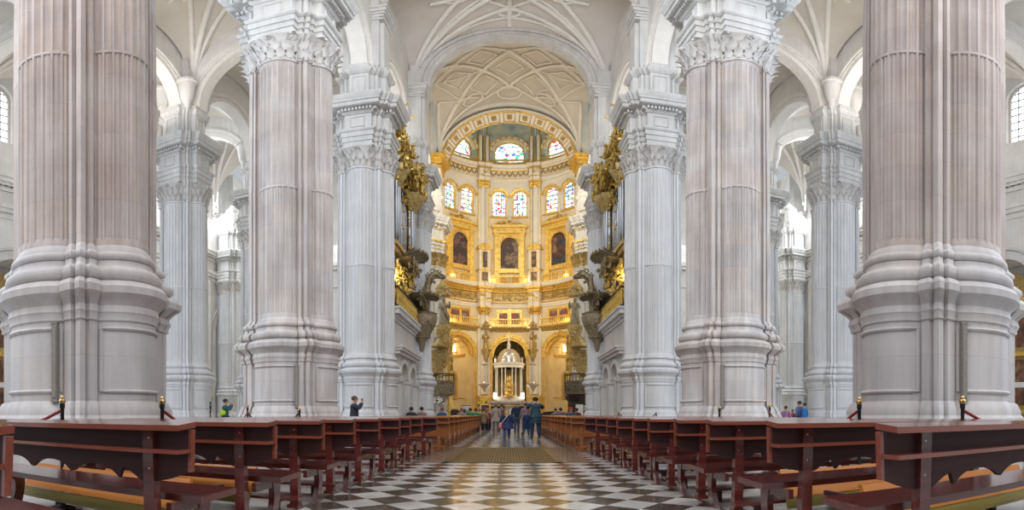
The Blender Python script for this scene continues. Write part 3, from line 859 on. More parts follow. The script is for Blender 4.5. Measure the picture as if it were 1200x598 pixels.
# end walls of the aisles
for s in (-1, 1):
    b = MB(); f = fmX(46.5)
    for c in (11.5, 20.5):
        arch_wall(b, s*c-4.5, s*c+4.5, 0, 16, s*c, 2.4, 8, 0, f, 0, .6, 16); arch_wall(b, s*c-4.5, s*c+4.5, 16, 27, s*c, 1.6, 21.5, 17.5, f, 0, .6, 16)
    struct(b.build('wall_back_%s' % ('left' if s < 0 else 'right'), M['wall']))
    b = MB()
    for z0, z1, w in ((15.3, 15.6, .4), (15.6, 16.0, .55), (13.5, 14.0, .15)): b.box(s*16, 46.5-w/2, (z0+z1)/2, 18, w, z1-z0)
    trim(b, M['wall'])
    for c in (11.5, 20.5): pane_window(f, s*c, 1.6, 21.5, 17.5, .3, 0, M['glass'], 5, 8)
    b = MB(); b.box(s*16, 47.4, 6, 18, .2, 12); struct(b.build('wall_back_%s' % ('left_chapels' if s < 0 else 'right_chapels'), M['wall']))
# ------------------------------------------------------------------ sanctuary rotunda
RC, RY = 7.1, 43.4
def RP(ang0):
    """u = arc length from the bay centre, w = outward (away from the axis)"""
    return lambda u, z, w: Vector(((RC+w)*math.sin(ang0+u/RC), RY+(RC+w)*math.cos(ang0+u/RC), z))
BAY = math.radians(43); HB = BAY*RC/2
def band(mb, fm, u0, u1, prof, n=12):
    """moulding profile [(z,w inward positive)] swept along u"""
    rs = []
    for i in range(n+1):
        u = u0+(u1-u0)*i/n
        rs.append([fm(u, z, -w) for z, w in prof]+[fm(u, prof[-1][0], .3), fm(u, prof[0][0], .3)])
    mb.loft(rs)
# dome
b = MB()
b.grid(lambda u, v: (RC*math.cos(v*PI/2)*math.sin(2*PI*u), RY+RC*math.cos(v*PI/2)*math.cos(2*PI*u), 31.0+RC*math.sin(v*PI/2)), 48, 14)
o = struct(b.build('ceiling', M['blue'], smooth=True, fix=False))
for i in range(-4, 5):
    a = BAY*(i+.5) if i < 4 else None
    if a is None: continue
    for da, rr in ((-.055, .09), (.055, .09), (0, .05)):
        b = MB(); b.tube([((RC-.08)*math.cos(t)*math.sin(a+da), RY+(RC-.08)*math.cos(t)*math.cos(a+da), 31.0+(RC-.08)*math.sin(t)) for t in [PI/2*.97*j/16 for j in range(17)]], rr, 6)
        b.build('rib', M['gold'] if da else M['ivory'], o, 60)
for i in (-1, 0, 1):
    a = BAY*i
    b = MB(); b.tube([((RC-.06)*math.cos(t)*math.sin(a), RY+(RC-.06)*math.cos(t)*math.cos(a), 31.0+(RC-.06)*math.sin(t)) for t in [PI/2*(.3+.6*j/10) for j in range(11)]], .05, 6)
    b.build('rib', M['gold'], o, 60)
# outer remainder of the drum
b = MB()
for sg in (-1, 1):
    b.grid(lambda u, v: (RC*math.sin(sg*(1.12+.85*u)), RY+RC*math.cos(sg*(1.12+.85*u)), v*31.2), 14, 6)
struct(b.build('wall_sanctuary', M['cream'], smooth=True))

def frame_rect(mb, fm, u0, u1, z0, z1, t, w0, w1):
    for a, b_, c, d in ((u0, u1, z0, z0+t), (u0, u1, z1-t, z1), (u0, u0+t, z0+t, z1-t), (u1-t, u1, z0+t, z1-t)):
        mb.prism([(a, c), (b_, c), (b_, d), (a, d)], fm, w0, w1)
def balustrade(fm, u0, u1, z0, h, w, n, mat, label, group='gilded balustrades of the rotunda'):
    p = fm((u0+u1)/2, z0, w); t = thing('balustrade', label, 'railing', tuple(p), group)
    b = MB()
    m = 8
    for zz, th in ((z0+.04, .08), (z0+h, .1)):
        for i in range(m):
            a, c = u0+(u1-u0)*i/m, u0+(u1-u0)*(i+1)/m
            b.prism([(a, zz-th/2), (c, zz-th/2), (c, zz+th/2), (a, zz+th/2)], fm, w-.07, w+.07)
    b.build('rail', mat, t)
    b = MB()
    for i in range(n+1):
        u = u0+(u1-u0)*i/n; c = fm(u, z0, w)
        b.lathe([(.035, .05), (.05, .15*h), (.025, .3*h), (.045, .5*h), (.025, .7*h), (.04, h)], c.x, c.y, c.z, 6)
    b.build('balusters', mat, t, 50)
    return t
paint_sets = [[(.02, .02, .02), (.07, .045, .04), (.03, .03, .04), (.22, .10, .06), (.04, .05, .09), (.35, .26, .18)], [(.02, .02, .02), (.12, .06, .03), (.05, .045, .05), (.30, .20, .12), (.08, .07, .08)], [(.02, .025, .04), (.05, .08, .15), (.03, .03, .03), (.16, .06, .04), (.28, .21, .15)]]
names3 = {-1: 'left', 0: 'central', 1: 'right'}
for bi in (-1, 0, 1):
    nm = names3[bi]; a0 = bi*BAY; fm = RP(a0)
    # ---- walls
    b = MB(); arch_wall(b, -HB, HB, 0, 9.5, 0, 1.72, 6.9, 0, fm, 0, .8, 20); struct(b.build('wall_sanctuary', M['cream']))
    def cw(z0, z1, mat):
        b = MB(); n = 10
        for i in range(n): b.prism([(-HB+2*HB*i/n, z0), (-HB+2*HB*(i+1)/n, z0), (-HB+2*HB*(i+1)/n, z1), (-HB+2*HB*i/n, z1)], fm, 0, .8)
        struct(b.build('wall_sanctuary', mat))
    cw(9.5, 14.0, M['cream']); cw(14.0, 21.2, M['cream'])
    for sg in (-1, 1):
        b = MB(); arch_wall(b, min(0, sg*HB), max(0, sg*HB), 21.2, 25.6, sg*1.03, .74, 23.9, 21.65, fm, 0, .8, 14)
        struct(b.build('wall_sanctuary', M['ivory']))
    cw(25.6, 27.9, M['ivory'])
    b = MB(); arch_wall(b, -HB, HB, 27.9, 31.8, 0, 1.5, 29.3, 28.05, fm, -.1, .8, 18); struct(b.build('wall_sanctuary', M['blue']))
    # ---- ground arch mouldings
    b = MB(); arch_ring(b, 0, 6.9, 1.72, 2.12, fm, -.14, .02, 28); arch_ring(b, 0, 6.9, 1.5, 1.72, fm, .1, .7, 28)
    trim(b, M['gold'], 30)
    b = MB()
    for i in range(19):
        a = PI*(i+.5)/19; b.sphere(fm(1.92*math.cos(a), 6.9+1.92*math.sin(a), -.16), .07, 6)
    carve(b, fm, -.15, .15, 8.75, 9.3, 5, .12, 3, depth=-.2)
    trim(b, M['goldl'], 40)
    b = MB()
    for sg in (-1, 1):
        for u in (1.78, 2.0):
            b.prism([(sg*u-.09, 1), (sg*u+.09, 1), (sg*u+.09, 6.6), (sg*u-.09, 6.6)], fm, -.1, .0)
        b.prism([(sg*1.9-.28, 6.6), (sg*1.9+.28, 6.6), (sg*1.9+.33, 6.95), (sg*1.9-.33, 6.95)], fm, -.2, .1)
    trim(b, M['golds'])
    # ---- balconies / entablatures
    b = MB(); band(b, fm, -HB, HB, [(9.2, .0), (9.3, .12), (9.45, .2), (9.55, .42), (9.68, .45), (9.7, .0)]); trim(b, M['goldd'])
    b = MB(); band(b, fm, -HB, HB, [(11.65, 0), (11.66, .1), (11.85, .1), (11.86, .16), (12.1, .16), (12.12, .24), (12.22, .26), (12.24, .1), (12.3, .1)]); trim(b, M['ivory'])
    b = MB(); band(b, fm, -HB, HB, [(12.05, .17), (12.1, .28), (12.18, .3), (12.2, .17)]); 
    band(b, fm, -HB, HB, [(13.15, .1), (13.2, .22), (13.35, .25), (13.36, .4), (13.5, .45), (13.55, .6), (13.62, .62), (13.64, .1)]); trim(b, M['gold'])
    b = MB(); band(b, fm, -HB, HB, [(13.64, .3), (13.66, .62), (13.8, .68), (13.98, .75), (14.0, .75), (14.02, 0)]); trim(b, M['ivory'])
    b = MB(); band(b, fm, -HB, HB, [(12.3, .0), (12.3, .06), (13.15, .06), (13.15, 0)]); carve(b, lambda u, z, w: fm(u, z, -w-.06), -HB, HB, 12.4, 13.05, 70, .15, 11+bi, depth=.07); trim(b, M['goldd'], 40)
    # ---- upper entablature with swags
    b = MB(); band(b, fm, -HB, HB, [(25.5, 0), (25.52, .1), (25.75, .1), (25.77, .16), (25.95, .18), (25.97, .08), (26.9, .08), (26.95, .2), (27.1, .3), (27.15, .5), (27.35, .55), (27.5, .62), (27.52, 0)]); trim(b, M['ivory'])
    b = MB(); band(b, fm, -HB, HB, [(25.94, .17), (25.95, .22), (26.0, .22), (26.02, .1)], 12); band(b, fm, -HB, HB, [(26.88, .1), (26.9, .24), (26.98, .26), (27.0, .1)]); band(b, fm, -HB, HB, [(27.48, .5), (27.49, .68), (27.58, .68), (27.6, .2)]); trim(b, M['gold'])
    b = MB()
    for i in range(9):
        u0 = -HB+.25+i*.55; pts = [fm(u0+.5*t/8, 26.75-.42*math.sin(PI*t/8), -.16) for t in range(9)]
        b.tube(pts, [.04+.07*math.sin(PI*t/8) for t in range(9)], 6); b.sphere(fm(u0, 26.78, -.14), .1, 6)
    trim(b, M['goldd'], 40)
    # ---- gallery paintings (first gallery)
    t = thing('gallery_painting', 'pair of small dark red paintings in one gold frame on the lower gallery, %s bay' % nm, 'painting', tuple(fm(0, 9.9, -.1)))
    b = MB(); b.prism([(-1.3, 9.8), (1.3, 9.8), (1.3, 11.35), (-1.3, 11.35)], fm, -.08, -.01); frame_rect(b, fm, -1.3, 1.3, 9.8, 11.4, .16, -.2, -.08); b.prism([(-.14, 9.9), (.14, 9.9), (.14, 11.2), (-.14, 11.2)], fm, -.32, -.08)
    b.prism([(-.2, 11.35), (.2, 11.35), (0, 11.65)], fm, -.2, -.05); b.build('frame', M['goldl'], t)
    for k, sg in enumerate((-1, 1)):
        b = MB(); b.prism([(sg*.62-.42, 10.0), (sg*.62+.42, 10.0), (sg*.62+.42, 11.1), (sg*.62-.42, 11.1)], fm, -.3, -.24)
        b.build('canvas', painting('red_gallery_painting', [(.04, .03, .03), (.42, .07, .04), (.1, .1, .12), (.55, .35, .2)], 2.2, bi*3+k), t)
    balustrade(fm, -HB+.55, HB-.55, 9.7, .75, -.35, 22, M['goldl'], 'gilded balustrade of the lower gallery, %s bay' % nm)
    balustrade(fm, -HB+.75, HB-.75, 14.0, .85, -.55, 20, M['goldl'], 'gilded balustrade below the %s large painting' % nm)
    # ---- big altarpiece painting of the bay
    t = thing('framed_painting', 'large arched %s painting in a heavy gold aedicule frame' % nm, 'painting', tuple(fm(0, 14.9, -.1)))
    b = MB(); arch_wall(b, -1.55, 1.55, 15.3, 19.7, 0, .9, 18.25, 15.75, fm, -.25, 0, 16)
    for sg in (-1, 1):
        b.prism([(sg*1.32-.2, 15.0), (sg*1.32+.2, 15.0), (sg*1.32+.2, 19.3), (sg*1.32-.2, 19.3)], fm, -.42, -.2)
        b.prism([(sg*1.32-.27, 14.1), (sg*1.32+.27, 14.1), (sg*1.32+.27, 15.3), (sg*1.32-.27, 15.3)], fm, -.48, -.0)
        b.prism([(sg*1.32-.27, 19.2), (sg*1.32+.27, 19.2), (sg*1.32+.27, 19.5), (sg*1.32-.27, 19.5)], fm, -.48, -.2)
    b.prism([(-1.7, 19.5), (1.7, 19.5), (1.7, 19.85), (-1.7, 19.85)], fm, -.5, 0); b.prism([(-1.85, 20.1), (1.85, 20.1), (1.9, 20.35), (-1.9, 20.35)], fm, -.65, 0); b.prism([(-1.65, 19.85), (1.65, 19.85), (1.65, 20.1), (-1.65, 20.1)], fm, -.4, 0)
    b.build('gilded_frame', M['goldl'], t)
    b = MB(); arch_ring(b, 0, 18.25, .86, 1.0, fm, -.32, -.2, 20); b.build('arch_moulding', M['gold'], t)
    b = MB(); b.prism([(-.9, 15.75), (.9, 15.75)]+[(.9*math.cos(PI*i/14), 18.25+.9*math.sin(PI*i/14)) for i in range(15)], fm, -.12, -.06)
    b.build('canvas', painting('dark_religious_painting', paint_sets[bi+1], 1.1, bi*5+1), t)
    b = MB(); arch_ring(b, 0, 20.75, .22, .38, fm, -.4, -.2, 24, 0, 2*PI); carve(b, lambda u, z, w: fm(u, z, -w-.2), -1.3, -.4, 20.4, 20.9, 12, .16, 4); carve(b, lambda u, z, w: fm(u, z, -w-.2), .4, 1.3, 20.4, 20.9, 12, .16, 5)
    b.build('crest', M['gold'], t, 40)
    # orange relief panels on gallery pedestal
    for sg in (-1, 1):
        b = MB(); frame_rect(b, fm, sg*.6-.3, sg*.6+.3, 14.25, 15.1, .07, -.12, -.02); b.prism([(sg*.6-.25, 14.3), (sg*.6+.25, 14.3), (sg*.6+.25, 15.05), (sg*.6-.25, 15.05)], fm, -.06, -.02)
        tag(b.build('relief_panel', gold('amber_relief', (.62, .33, .06), (.3, .13, .03), .5, .3, 9)), 'small amber relief panel under the %s big painting, %s one of the two' % (nm, 'left' if sg < 0 else 'right'), 'panel')
    # ---- windows
    for sg in (-1, 1):
        r_ = pane_window(fm, sg*1.03, .72, 23.9, 21.65, .25, 0, stained('figured_stained_glass', bi*7+sg*2.1+.3, 1.15, .60, 4.8), 3, 6)
        b = MB(); arch_ring(b, sg*1.03, 23.9, .74, .92, fm, -.1, .0, 20); arch_ring(b, sg*1.03, 23.9, .92, .97, fm, -.14, .0, 20)
        trim(b, M['goldl'])
        b = MB(); b.prism([(sg*1.03-.85, 21.3), (sg*1.03+.85, 21.3), (sg*1.03+.85, 21.5), (sg*1.03-.85, 21.5)], fm, -.2, .1); trim(b, M['gold'])
    b = MB()
    for u in (0, 1.98, -1.98):
        b.prism([(u-.1, 21.5), (u+.1, 21.5), (u+.1, 23.8), (u-.1, 23.8)], fm, -.14, 0)
    trim(b, M['ivory'])
    b = MB()
    for u in (0, 1.98, -1.98): b.prism([(u-.14, 23.7), (u+.14, 23.7), (u+.18, 24.0), (u-.18, 24.0)], fm, -.2, 0)
    trim(b, M['gold'])
    pane_window(fm, 0, 1.48, 29.3, 28.0, .25, 0, stained('upper_stained_glass', bi*3.7+9, 1.35, .82, 3.2), 6, 5)
    b = MB(); arch_ring(b, 0, 29.3, 1.5, 1.75, fm, -.22, -.1, 26); trim(b, M['ivory'])
    b = MB(); arch_ring(b, 0, 29.3, 1.75, 2.1, fm, -.3, -.1, 26); arch_ring(b, 0, 29.3, 1.47, 1.53, fm, -.24, -.1, 26); trim(b, M['goldl'])
    b = MB()
    for i in range(9):
        a = PI*(i+.5)/9; a1, a2 = a-.1, a+.1
        b.prism([(1.82*math.cos(a1), 29.3+1.82*math.sin(a1)), (2.03*math.cos(a1), 29.3+2.03*math.sin(a1)), (2.03*math.cos(a2), 29.3+2.03*math.sin(a2)), (1.82*math.cos(a2), 29.3+1.82*math.sin(a2))], fm, -.36, -.28)
    trim(b, M['ivory'])
    balustrade(fm, -HB+.6, HB-.6, 27.6, .55, -.4, 26, M['goldl'], 'thin gilded railing under the %s top window' % nm)
# ---- main pilasters between bays
for sg in (-1, 1):
    a0 = sg*BAY/2; fm = RP(a0); nm = 'left' if sg < 0 else 'right'
    t = thing('ringed_pilaster', 'tall cream and gold pilaster of the rotunda, %s of the central arch' % nm, 'pilaster', tuple(fm(0, 1, -.2)))
    b = MB(); b.prism([(-.62, .9), (.62, .9), (.62, 10.8), (-.62, 10.8)], fm, -.3, 0)
    b.loft([[fm(.46*math.cos(PI*i/10), z, -.3-.42*math.sin(PI*i/10)) for i in range(11)] for z in (3.0, 10.8)], True)
    b.build('lower_shaft', M['ivory'], t, 30)
    b = MB(); b.prism([(-.7, .9), (.7, .9), (.7, 2.6), (-.7, 2.6)], fm, -.85, 0); b.prism([(-.78, 2.6), (.78, 2.6), (.78, 2.85), (-.78, 2.85)], fm, -.92, 0); b.build('pedestal', M['golds'], t)
    b = MB()
    for row in range(2):
        for i in range(6):
            a = PI*(i+.5*row)/5.5; c = fm(.46*math.cos(a), 10.75+.4*row, -.3-.44*math.sin(a)); n = (fm(math.cos(a), 0, -math.sin(a))-fm(0, 0, 0)).normalized()
            leafy(b, c, Vector((0, 0, 1)), n, .5, .3, .6)
    b.prism([(-.6, 11.45), (.6, 11.45), (.66, 11.65), (-.66, 11.65)], fm, -.85, 0); b.build('lower_capital', M['gold'], t, 40)
    b = MB()
    for z0, z1, o in ((11.65, 12.1, .0), (12.1, 12.25, .08), (12.3, 13.1, -.02), (13.64, 14.0, .25)):
        b.prism([(-.62-o, z0), (.62+o, z0), (.62+o, z1), (-.62-o, z1)], fm, -.8-o, 0)
    b.build('entablature_block', M['ivory'], t)
    b = MB()
    for z0, z1, o in ((12.2, 12.3, .12), (13.1, 13.4, .1), (13.4, 13.64, .28)): b.prism([(-.62-o, z0), (.62+o, z0), (.62+o, z1), (-.62-o, z1)], fm, -.8-o, 0)
    carve(b, lambda u, z, w: fm(u, z, -w-.78), -.5, .5, 12.4, 13.0, 14, .14, 9, depth=.08)
    b.build('gilded_mouldings', M['gold'], t, 30)
    b = MB(); b.prism([(-.62, 14), (.62, 14), (.62, 17.6), (-.62, 17.6)], fm, -.6, 0); b.build('portrait_pedestal', M['ivory'], t)
    b = MB(); b.prism([(-.72, 15.35), (.72, 15.35), (.72, 15.5), (-.72, 15.5)], fm, -.68, 0); frame_rect(b, fm, -.34, .34, 15.6, 17.4, .08, -.68, -.58); frame_rect(b, fm, -.4, .4, 14.2, 15.25, .08, -.68, -.58)
    b.prism([(-.75, 17.55)]+[(-.75*math.cos(PI*i/8), 17.7+.55*math.sin(PI*i/8)) for i in range(9)]+[(.75, 17.55)], fm, -.72, 0); b.build('gilded_pediment', M['gold'], t)
    b = MB(); b.prism([(-.27, 15.65), (.27, 15.65), (.27, 17.35), (-.27, 17.35)], fm, -.65, -.58); b.build('portrait', painting('dark_saint_portrait', [(.03, .03, .03), (.12, .09, .08), (.35, .25, .18)], 2.5, sg), t)
    b = MB(); b.prism([(-.34, 14.25), (.34, 14.25), (.34, 15.2), (-.34, 15.2)], fm, -.65, -.58); b.build('painted_panel', painting('amber_small_painting', [(.35, .14, .04), (.12, .1, .1), (.6, .42, .25)], 3, sg), t)
    b = MB(); b.prism([(-.62, 18.2), (.62, 18.2), (.62, 24.7), (-.62, 24.7)], fm, -.15, 0)
    b.loft([[fm(.36*math.cos(PI*i/10), z, -.15-.3*math.sin(PI*i/10)) for i in range(11)] for z in (18.2, 24.7)], True); b.build('upper_shaft', M['ivory'], t, 30)
    b = MB()
    for u in (-.55, .55): b.prism([(u-.05, 18.4), (u+.05, 18.4), (u+.05, 24.6), (u-.05, 24.6)], fm, -.2, 0)
    b.build('gilded_fillet', M['goldl'], t)
    b = MB()
    for row in range(2):
        for i in range(7):
            u = -.5+i*(1.0/6); leafy(b, fm(u, 24.6+.35*row, -.4), Vector((0, 0, 1)), (fm(0, 0, -1)-fm(0, 0, 0)).normalized(), .45, .25, .6)
    b.prism([(-.62, 25.3), (.62, 25.3), (.68, 25.5), (-.68, 25.5)], fm, -.6, 0); b.build('upper_capital', M['gold'], t, 40)
    b = MB()
    for z0, z1, o in ((25.5, 25.95, 0), (26.0, 26.9, -.03), (27.1, 27.5, .2)): b.prism([(-.6-o, z0), (.6+o, z0), (.6+o, z1), (-.6-o, z1)], fm, -.6-o, 0)
    for u in (-.36, .36): b.prism([(u-.14, 27.5), (u+.14, 27.5), (u+.14, 31.2), (u-.14, 31.2)], fm, -.35, 0)
    b.build('upper_block', M['ivory'], t)
    b = MB()
    for z0, z1, o in ((25.93, 26.0, .06), (26.9, 27.08, .1), (27.5, 27.6, .26)): b.prism([(-.6-o, z0), (.6+o, z0), (.6+o, z1), (-.6-o, z1)], fm, -.62-o, 0)
    for u in (-.58, 0, .58): b.prism([(u-.06, 27.6), (u+.06, 27.6), (u+.06, 31.2), (u-.06, 31.2)], fm, -.36, 0)
    carve(b, lambda u, z, w: fm(u, z, -w-.58), -.45, .45, 26.15, 26.8, 10, .14, 2, depth=.06); b.build('upper_gilding', M['gold'], t, 30)
    # apostle statue on its bracket
    c = fm(0, 7.3, -1.0); st = thing('gilded_statue', 'gilded saint statue under a canopy on a bracket, %s of the central arch' % nm, 'statue', tuple(c))
    b = MB(); statue(b, (c.x, c.y, c.z), 1.75, sg*.3, sg); b.build('figure', M['goldd'], st, 50)
    b = MB(); b.lathe([(.05, -1.3), (.12, -1.15), (.16, -.9), (.3, -.55), (.28, -.4), (.45, -.12), (.48, 0), (0, 0)], c.x, c.y, c.z, 12, lobes=6, amp=.08); carve(b, lambda u, z, w: Vector((c.x+u, c.y-.35-w, c.z+z)), -.35, .35, -.8, 0, 12, .12, 3); b.build('bracket', M['goldd'], st, 40)
    b = MB(); b.lathe([(.5, 2.0), (.55, 2.1), (.35, 2.3), (.4, 2.4), (.15, 2.7), (0, 2.9)], c.x, c.y+.2, c.z, 12, lobes=6, amp=.1); carve(b, lambda u, z, w: Vector((c.x+u, c.y-.2-w, c.z+z)), -.4, .4, 2.0, 2.5, 10, .12, 4); b.build('canopy', M['goldd'], st, 40)

# ---- chapels seen through the three ground arches
for bi in (-1, 0, 1):
    a0 = bi*BAY; ax = Vector((math.sin(a0), math.cos(a0), 0)); sx = Vector((math.cos(a0), -math.sin(a0), 0))
    base = Vector((0, RY, 0))+ax*(RC+.8)
    def AP(t, z, w=0, R=2.15): # t angle 0..pi around the apse
        return base+sx*((R-w)*math.cos(t))+ax*(.9+(R-w)*math.sin(t))+Vector((0, 0, z))
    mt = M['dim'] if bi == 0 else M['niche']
    b = MB(); path = [base+sx*2.15, ] 
    def wl(u, v):
        z = v*7.2
        if u < .2: return base+sx*2.15+ax*(.9*u/.2)+Vector((0, 0, z))
        if u > .8: return base-sx*2.15+ax*(.9*(1-u)/.2)+Vector((0, 0, z))
        return AP(PI*(u-.2)/.6, z)
    b.grid(wl, 30, 4)
    b.grid(lambda u, v: base+sx*(2.15*math.cos(PI*u)*math.cos(v*PI/2))+ax*(.9+2.15*math.sin(PI*u)*math.cos(v*PI/2))+Vector((0, 0, 7.2+2.0*math.sin(v*PI/2))), 24, 8)
    # barrel in front of half dome
    b.grid(lambda u, v: base+sx*(2.15*math.cos(PI*u))+ax*(.9*v)+Vector((0, 0, 7.2+2.0*math.sin(PI*u))), 24, 2)
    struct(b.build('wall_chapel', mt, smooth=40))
    b = MB()
    for v in ((6.9, .12), (7.1, .2), (2.7, .12), (1.3, .15)):
        b.tube([AP(PI*i/20, v[0], .02) for i in range(21)], v[1]*.6, 6)
    for q in range(1, 6):
        t = PI*q/6
        b.tube([base+sx*(2.1*math.cos(t)*math.cos(v))+ax*(.9+2.1*math.sin(t)*math.cos(v))+Vector((0, 0, 7.2+1.95*math.sin(v))) for v in [PI/2*j/8 for j in range(9)]], .06, 5)
    for v in (.35, .7, 1.05):
        b.tube([base+sx*(2.1*math.cos(PI*j/16)*math.cos(v))+ax*(.9+2.1*math.sin(PI*j/16)*math.cos(v))+Vector((0, 0, 7.2+1.95*math.sin(v))) for j in range(17)], .05, 5)
    trim(b, M['golds'] if bi else M['goldd'], 50)
    if bi:
        # dark shell niche and glowing window
        t0 = .75 if bi < 0 else PI-.75
        fn = lambda u, z, w: AP(t0+u/2.15, z, w+.02)
        b = MB(); arch_ring(b, 0, 4.9, .5, .62, lambda u, z, w: fn(u, z, w), 0, .1, 16)
        for sg in (-1, 1): b.prism([(sg*.56-.06, 2.5), (sg*.56+.06, 2.5), (sg*.56+.06, 4.9), (sg*.56-.06, 4.9)], fn, 0, .1)
        trim(b, M['golds'])
        b = MB(); b.prism([(-.5, 2.5), (.5, 2.5)]+[(.5*math.cos(PI*i/10), 4.9+.5*math.sin(PI*i/10)) for i in range(11)], fn, .0, .02); trim(b, simple('shell_niche_ochre', (.42, .30, .13), .8))
        root = MB(); frame_rect(root, fn, -.75, .75, 7.3, 8.2, .07, .42, .52); win_n[0] += 1
        rt = struct(root.build('window_%d' % win_n[0], M['goldl'])); b = MB(); b.prism([(-.7, 7.35), (.7, 7.35), (.7, 8.15), (-.7, 8.15)], fn, .44, .47); b.build('pane', M['glow'], rt)

# ---- presbytery platform and steps
b = MB()
for i, (y, z) in enumerate(((36.0, .17), (36.4, .34), (36.8, .51), (37.2, .68), (37.6, .85))): b.box(0, (y+52)/2, z-.085, 12.5 if y < 37 else 11, 52-y, .17)
trim(b, M['marble'])

# ---- silver tabernacle
tx, ty = -.05, 44.0
t = thing('domed_tabernacle', 'silver domed temple shrine on slender columns on the high altar', 'tabernacle', (tx, ty, .85))
b = MB(); b.box(tx, ty, 1.35, 3.0, 2.6, 1.0); b.box(tx, ty, 2.0, 2.8, 2.4, .3); b.box(tx, ty, 2.35, 2.55, 2.2, .35); b.build('stepped_base', M['ivory'], t)
b = MB()
cols = []
for a in range(8):
    an = PI/8+a*PI/4
    for da in (-.14, .14): cols.append((tx+1.12*math.sin(an+da)*1.02, ty+1.05*math.cos(an+da)))
for (x, y) in cols:
    b = MB(); b.lathe([(.09, 2.5), (.09, 2.6), (.06, 2.65), (.055, 3.3), (.08, 3.35), (.055, 3.4), (.045, 4.85), (.09, 5.0)], x, y, 0, 8); b.build('column', M['ivory'], t, 40)
b = MB(); b.lathe([(1.1, 5.0), (1.28, 5.0), (1.28, 5.2), (1.36, 5.25), (1.4, 5.4), (1.15, 5.45), (1.1, 5.0)], tx, ty, 0, 24); b.build('ring_cornice', M['ivory'], t, 30)
b = MB(); b.lathe([(1.0, 5.42), (.99, 5.7), (.93, 6.0), (.8, 6.3), (.6, 6.52), (.35, 6.66), (.16, 6.72), (.14, 6.9), (.2, 6.95), (.13, 7.1), (.1, 7.35), (.17, 7.42), (.08, 7.6), (.05, 7.9), (0, 8.3)], tx, ty, 0, 24, lobes=12, amp=.015); b.build('dome', M['silver'], t, 40)
for a in range(8):
    an = PI/8+a*PI/4; b = MB(); statue(b, (tx+1.22*math.sin(an), ty+1.22*math.cos(an), 5.44), .5); b.build('finial_figure', M['silver'], t, 40)
b = MB(); b.lathe([(.9, 2.5), (.85, 5.0)], tx, ty+.4, 0, 16, 0, PI); b.build('inner_screen', M['goldd'], t, 40)
ms = thing('golden_throne', 'glowing golden throne with candle branches inside the silver shrine', 'altar ornament', (tx, ty-1.0, 2.5))
b = MB(); b.lathe([(.5, 2.5), (.52, 2.6), (.3, 2.75), (.34, 3.0), (.2, 3.2), (.26, 3.4), (.12, 3.55), (.1, 3.7)], tx, ty-1.0, 0, 14, lobes=7, amp=.08)
carve(b, lambda u, z, w: Vector((tx+u, ty-1.25-w, z)), -.5, .5, 2.6, 3.6, 30, .1, 8); b.build('body', M['gold'], ms, 40)
b = MB(); b.sphere((tx, ty-1.05, 3.95), .2, 10, 1, .3, 1)
for i in range(14):
    a = 2*PI*i/14; b.tube([(tx+.2*math.cos(a), ty-1.05, 3.95+.2*math.sin(a)), (tx+.4*math.cos(a), ty-1.05, 3.95+.4*math.sin(a))], [.03, .005], 5)
b.build('sunburst', M['gold'], ms, 40)
for sg in (-1, 1):
    nm = 'left' if sg < 0 else 'right'
    c = (tx+sg*1.15, ty-1.35, 2.2); g = thing('lit_lantern', 'bright white lantern glowing %s of the golden throne' % nm, 'lamp', c)
    b = MB(); b.lathe([(.16, 0), (.17, .1), (.14, .12)], *c, 10); b.lathe([(.17, .62), (.12, .7), (.04, .78)], *c, 10); b.build('metal_frame', M['silver'], g)
    b = MB(); b.lathe([(.13, .1), (.15, .35), (.13, .62)], *c, 10); b.build('glass_cylinder', M['candle'], g, 40)

def flowers(c, r, n, mats, label, seed, vase=None, group=None):
    t = thing('flower_arrangement', label, 'flowers', c, group); q = random.Random(seed); c = Vector(c)
    zb = 0
    if vase: b = MB(); b.lathe([(.1, 0), (.13, .05), (.09, .2), (.14, .35), (.16, .4)], *c, 10); b.build('vase', vase, t, 40); zb = .4
    b = MB()
    for i in range(n):
        d = Vector((q.gauss(0, 1), q.gauss(0, 1), abs(q.gauss(0, 1))+.2)).normalized(); leafy(b, c+Vector((0, 0, zb)), d, Vector((0, 0, 1)).cross(d).normalized(), r*q.uniform(.7, 1.1), r*.25, .4)
    b.build('foliage', M['leaf'], t, 40)
    b = MB()
    for i in range(n):
        d = Vector((q.gauss(0, 1), q.gauss(0, 1), abs(q.gauss(0, 1)))).normalized()*r*q.uniform(.5, 1); b.sphere(c+Vector((0, 0, zb))+d, r*.16, 6)
    b.build('blossoms', mats, t, 40)
# altar table with frontal
t = thing('altar_table', 'altar table with dark panels and a marble centre before the shrine', 'altar', (0, 40.4, .85))
b = MB(); b.box(0, 40.4, 1.4, 3.2, .9, 1.0); b.box(0, 40.4, 1.95, 3.5, 1.1, .12); b.build('block', M['marble'], t)
for sg in (-1, 1): b = MB(); b.box(sg*.9, 39.93, 1.4, 1.1, .06, .8); b.build('dark_panel', M['iron'], t)
b = MB(); b.box(0, 39.9, 1.72, 3.3, .1, .08); b.build('gilt_band', M['gold'], t)
t = thing('altar_cloth', 'white cloth hanging over the table in front of the altar', 'cloth', (.9, 38.6, .85))
b = MB(); b.grid(lambda u, v: (.0+1.9*u, 38.55+.02*math.sin(u*30), .88+.55*v), 20, 3); b.box(.95, 38.9, 1.45, 1.95, .7, .05); b.build('cloth', cloth((.72, .72, .70)), t)
flowers((-.85, 39.6, .9), .42, 34, M['yellow'], 'low bank of yellow flowers left before the altar', 3)
flowers((.85, 39.6, .9), .42, 34, M['yellow'], 'low bank of yellow flowers right before the altar', 4)
flowers((-2.1, 40.9, 1.3), .55, 30, M['yellow'], 'tall green and yellow bouquet left of the shrine', 5, M['gold'])
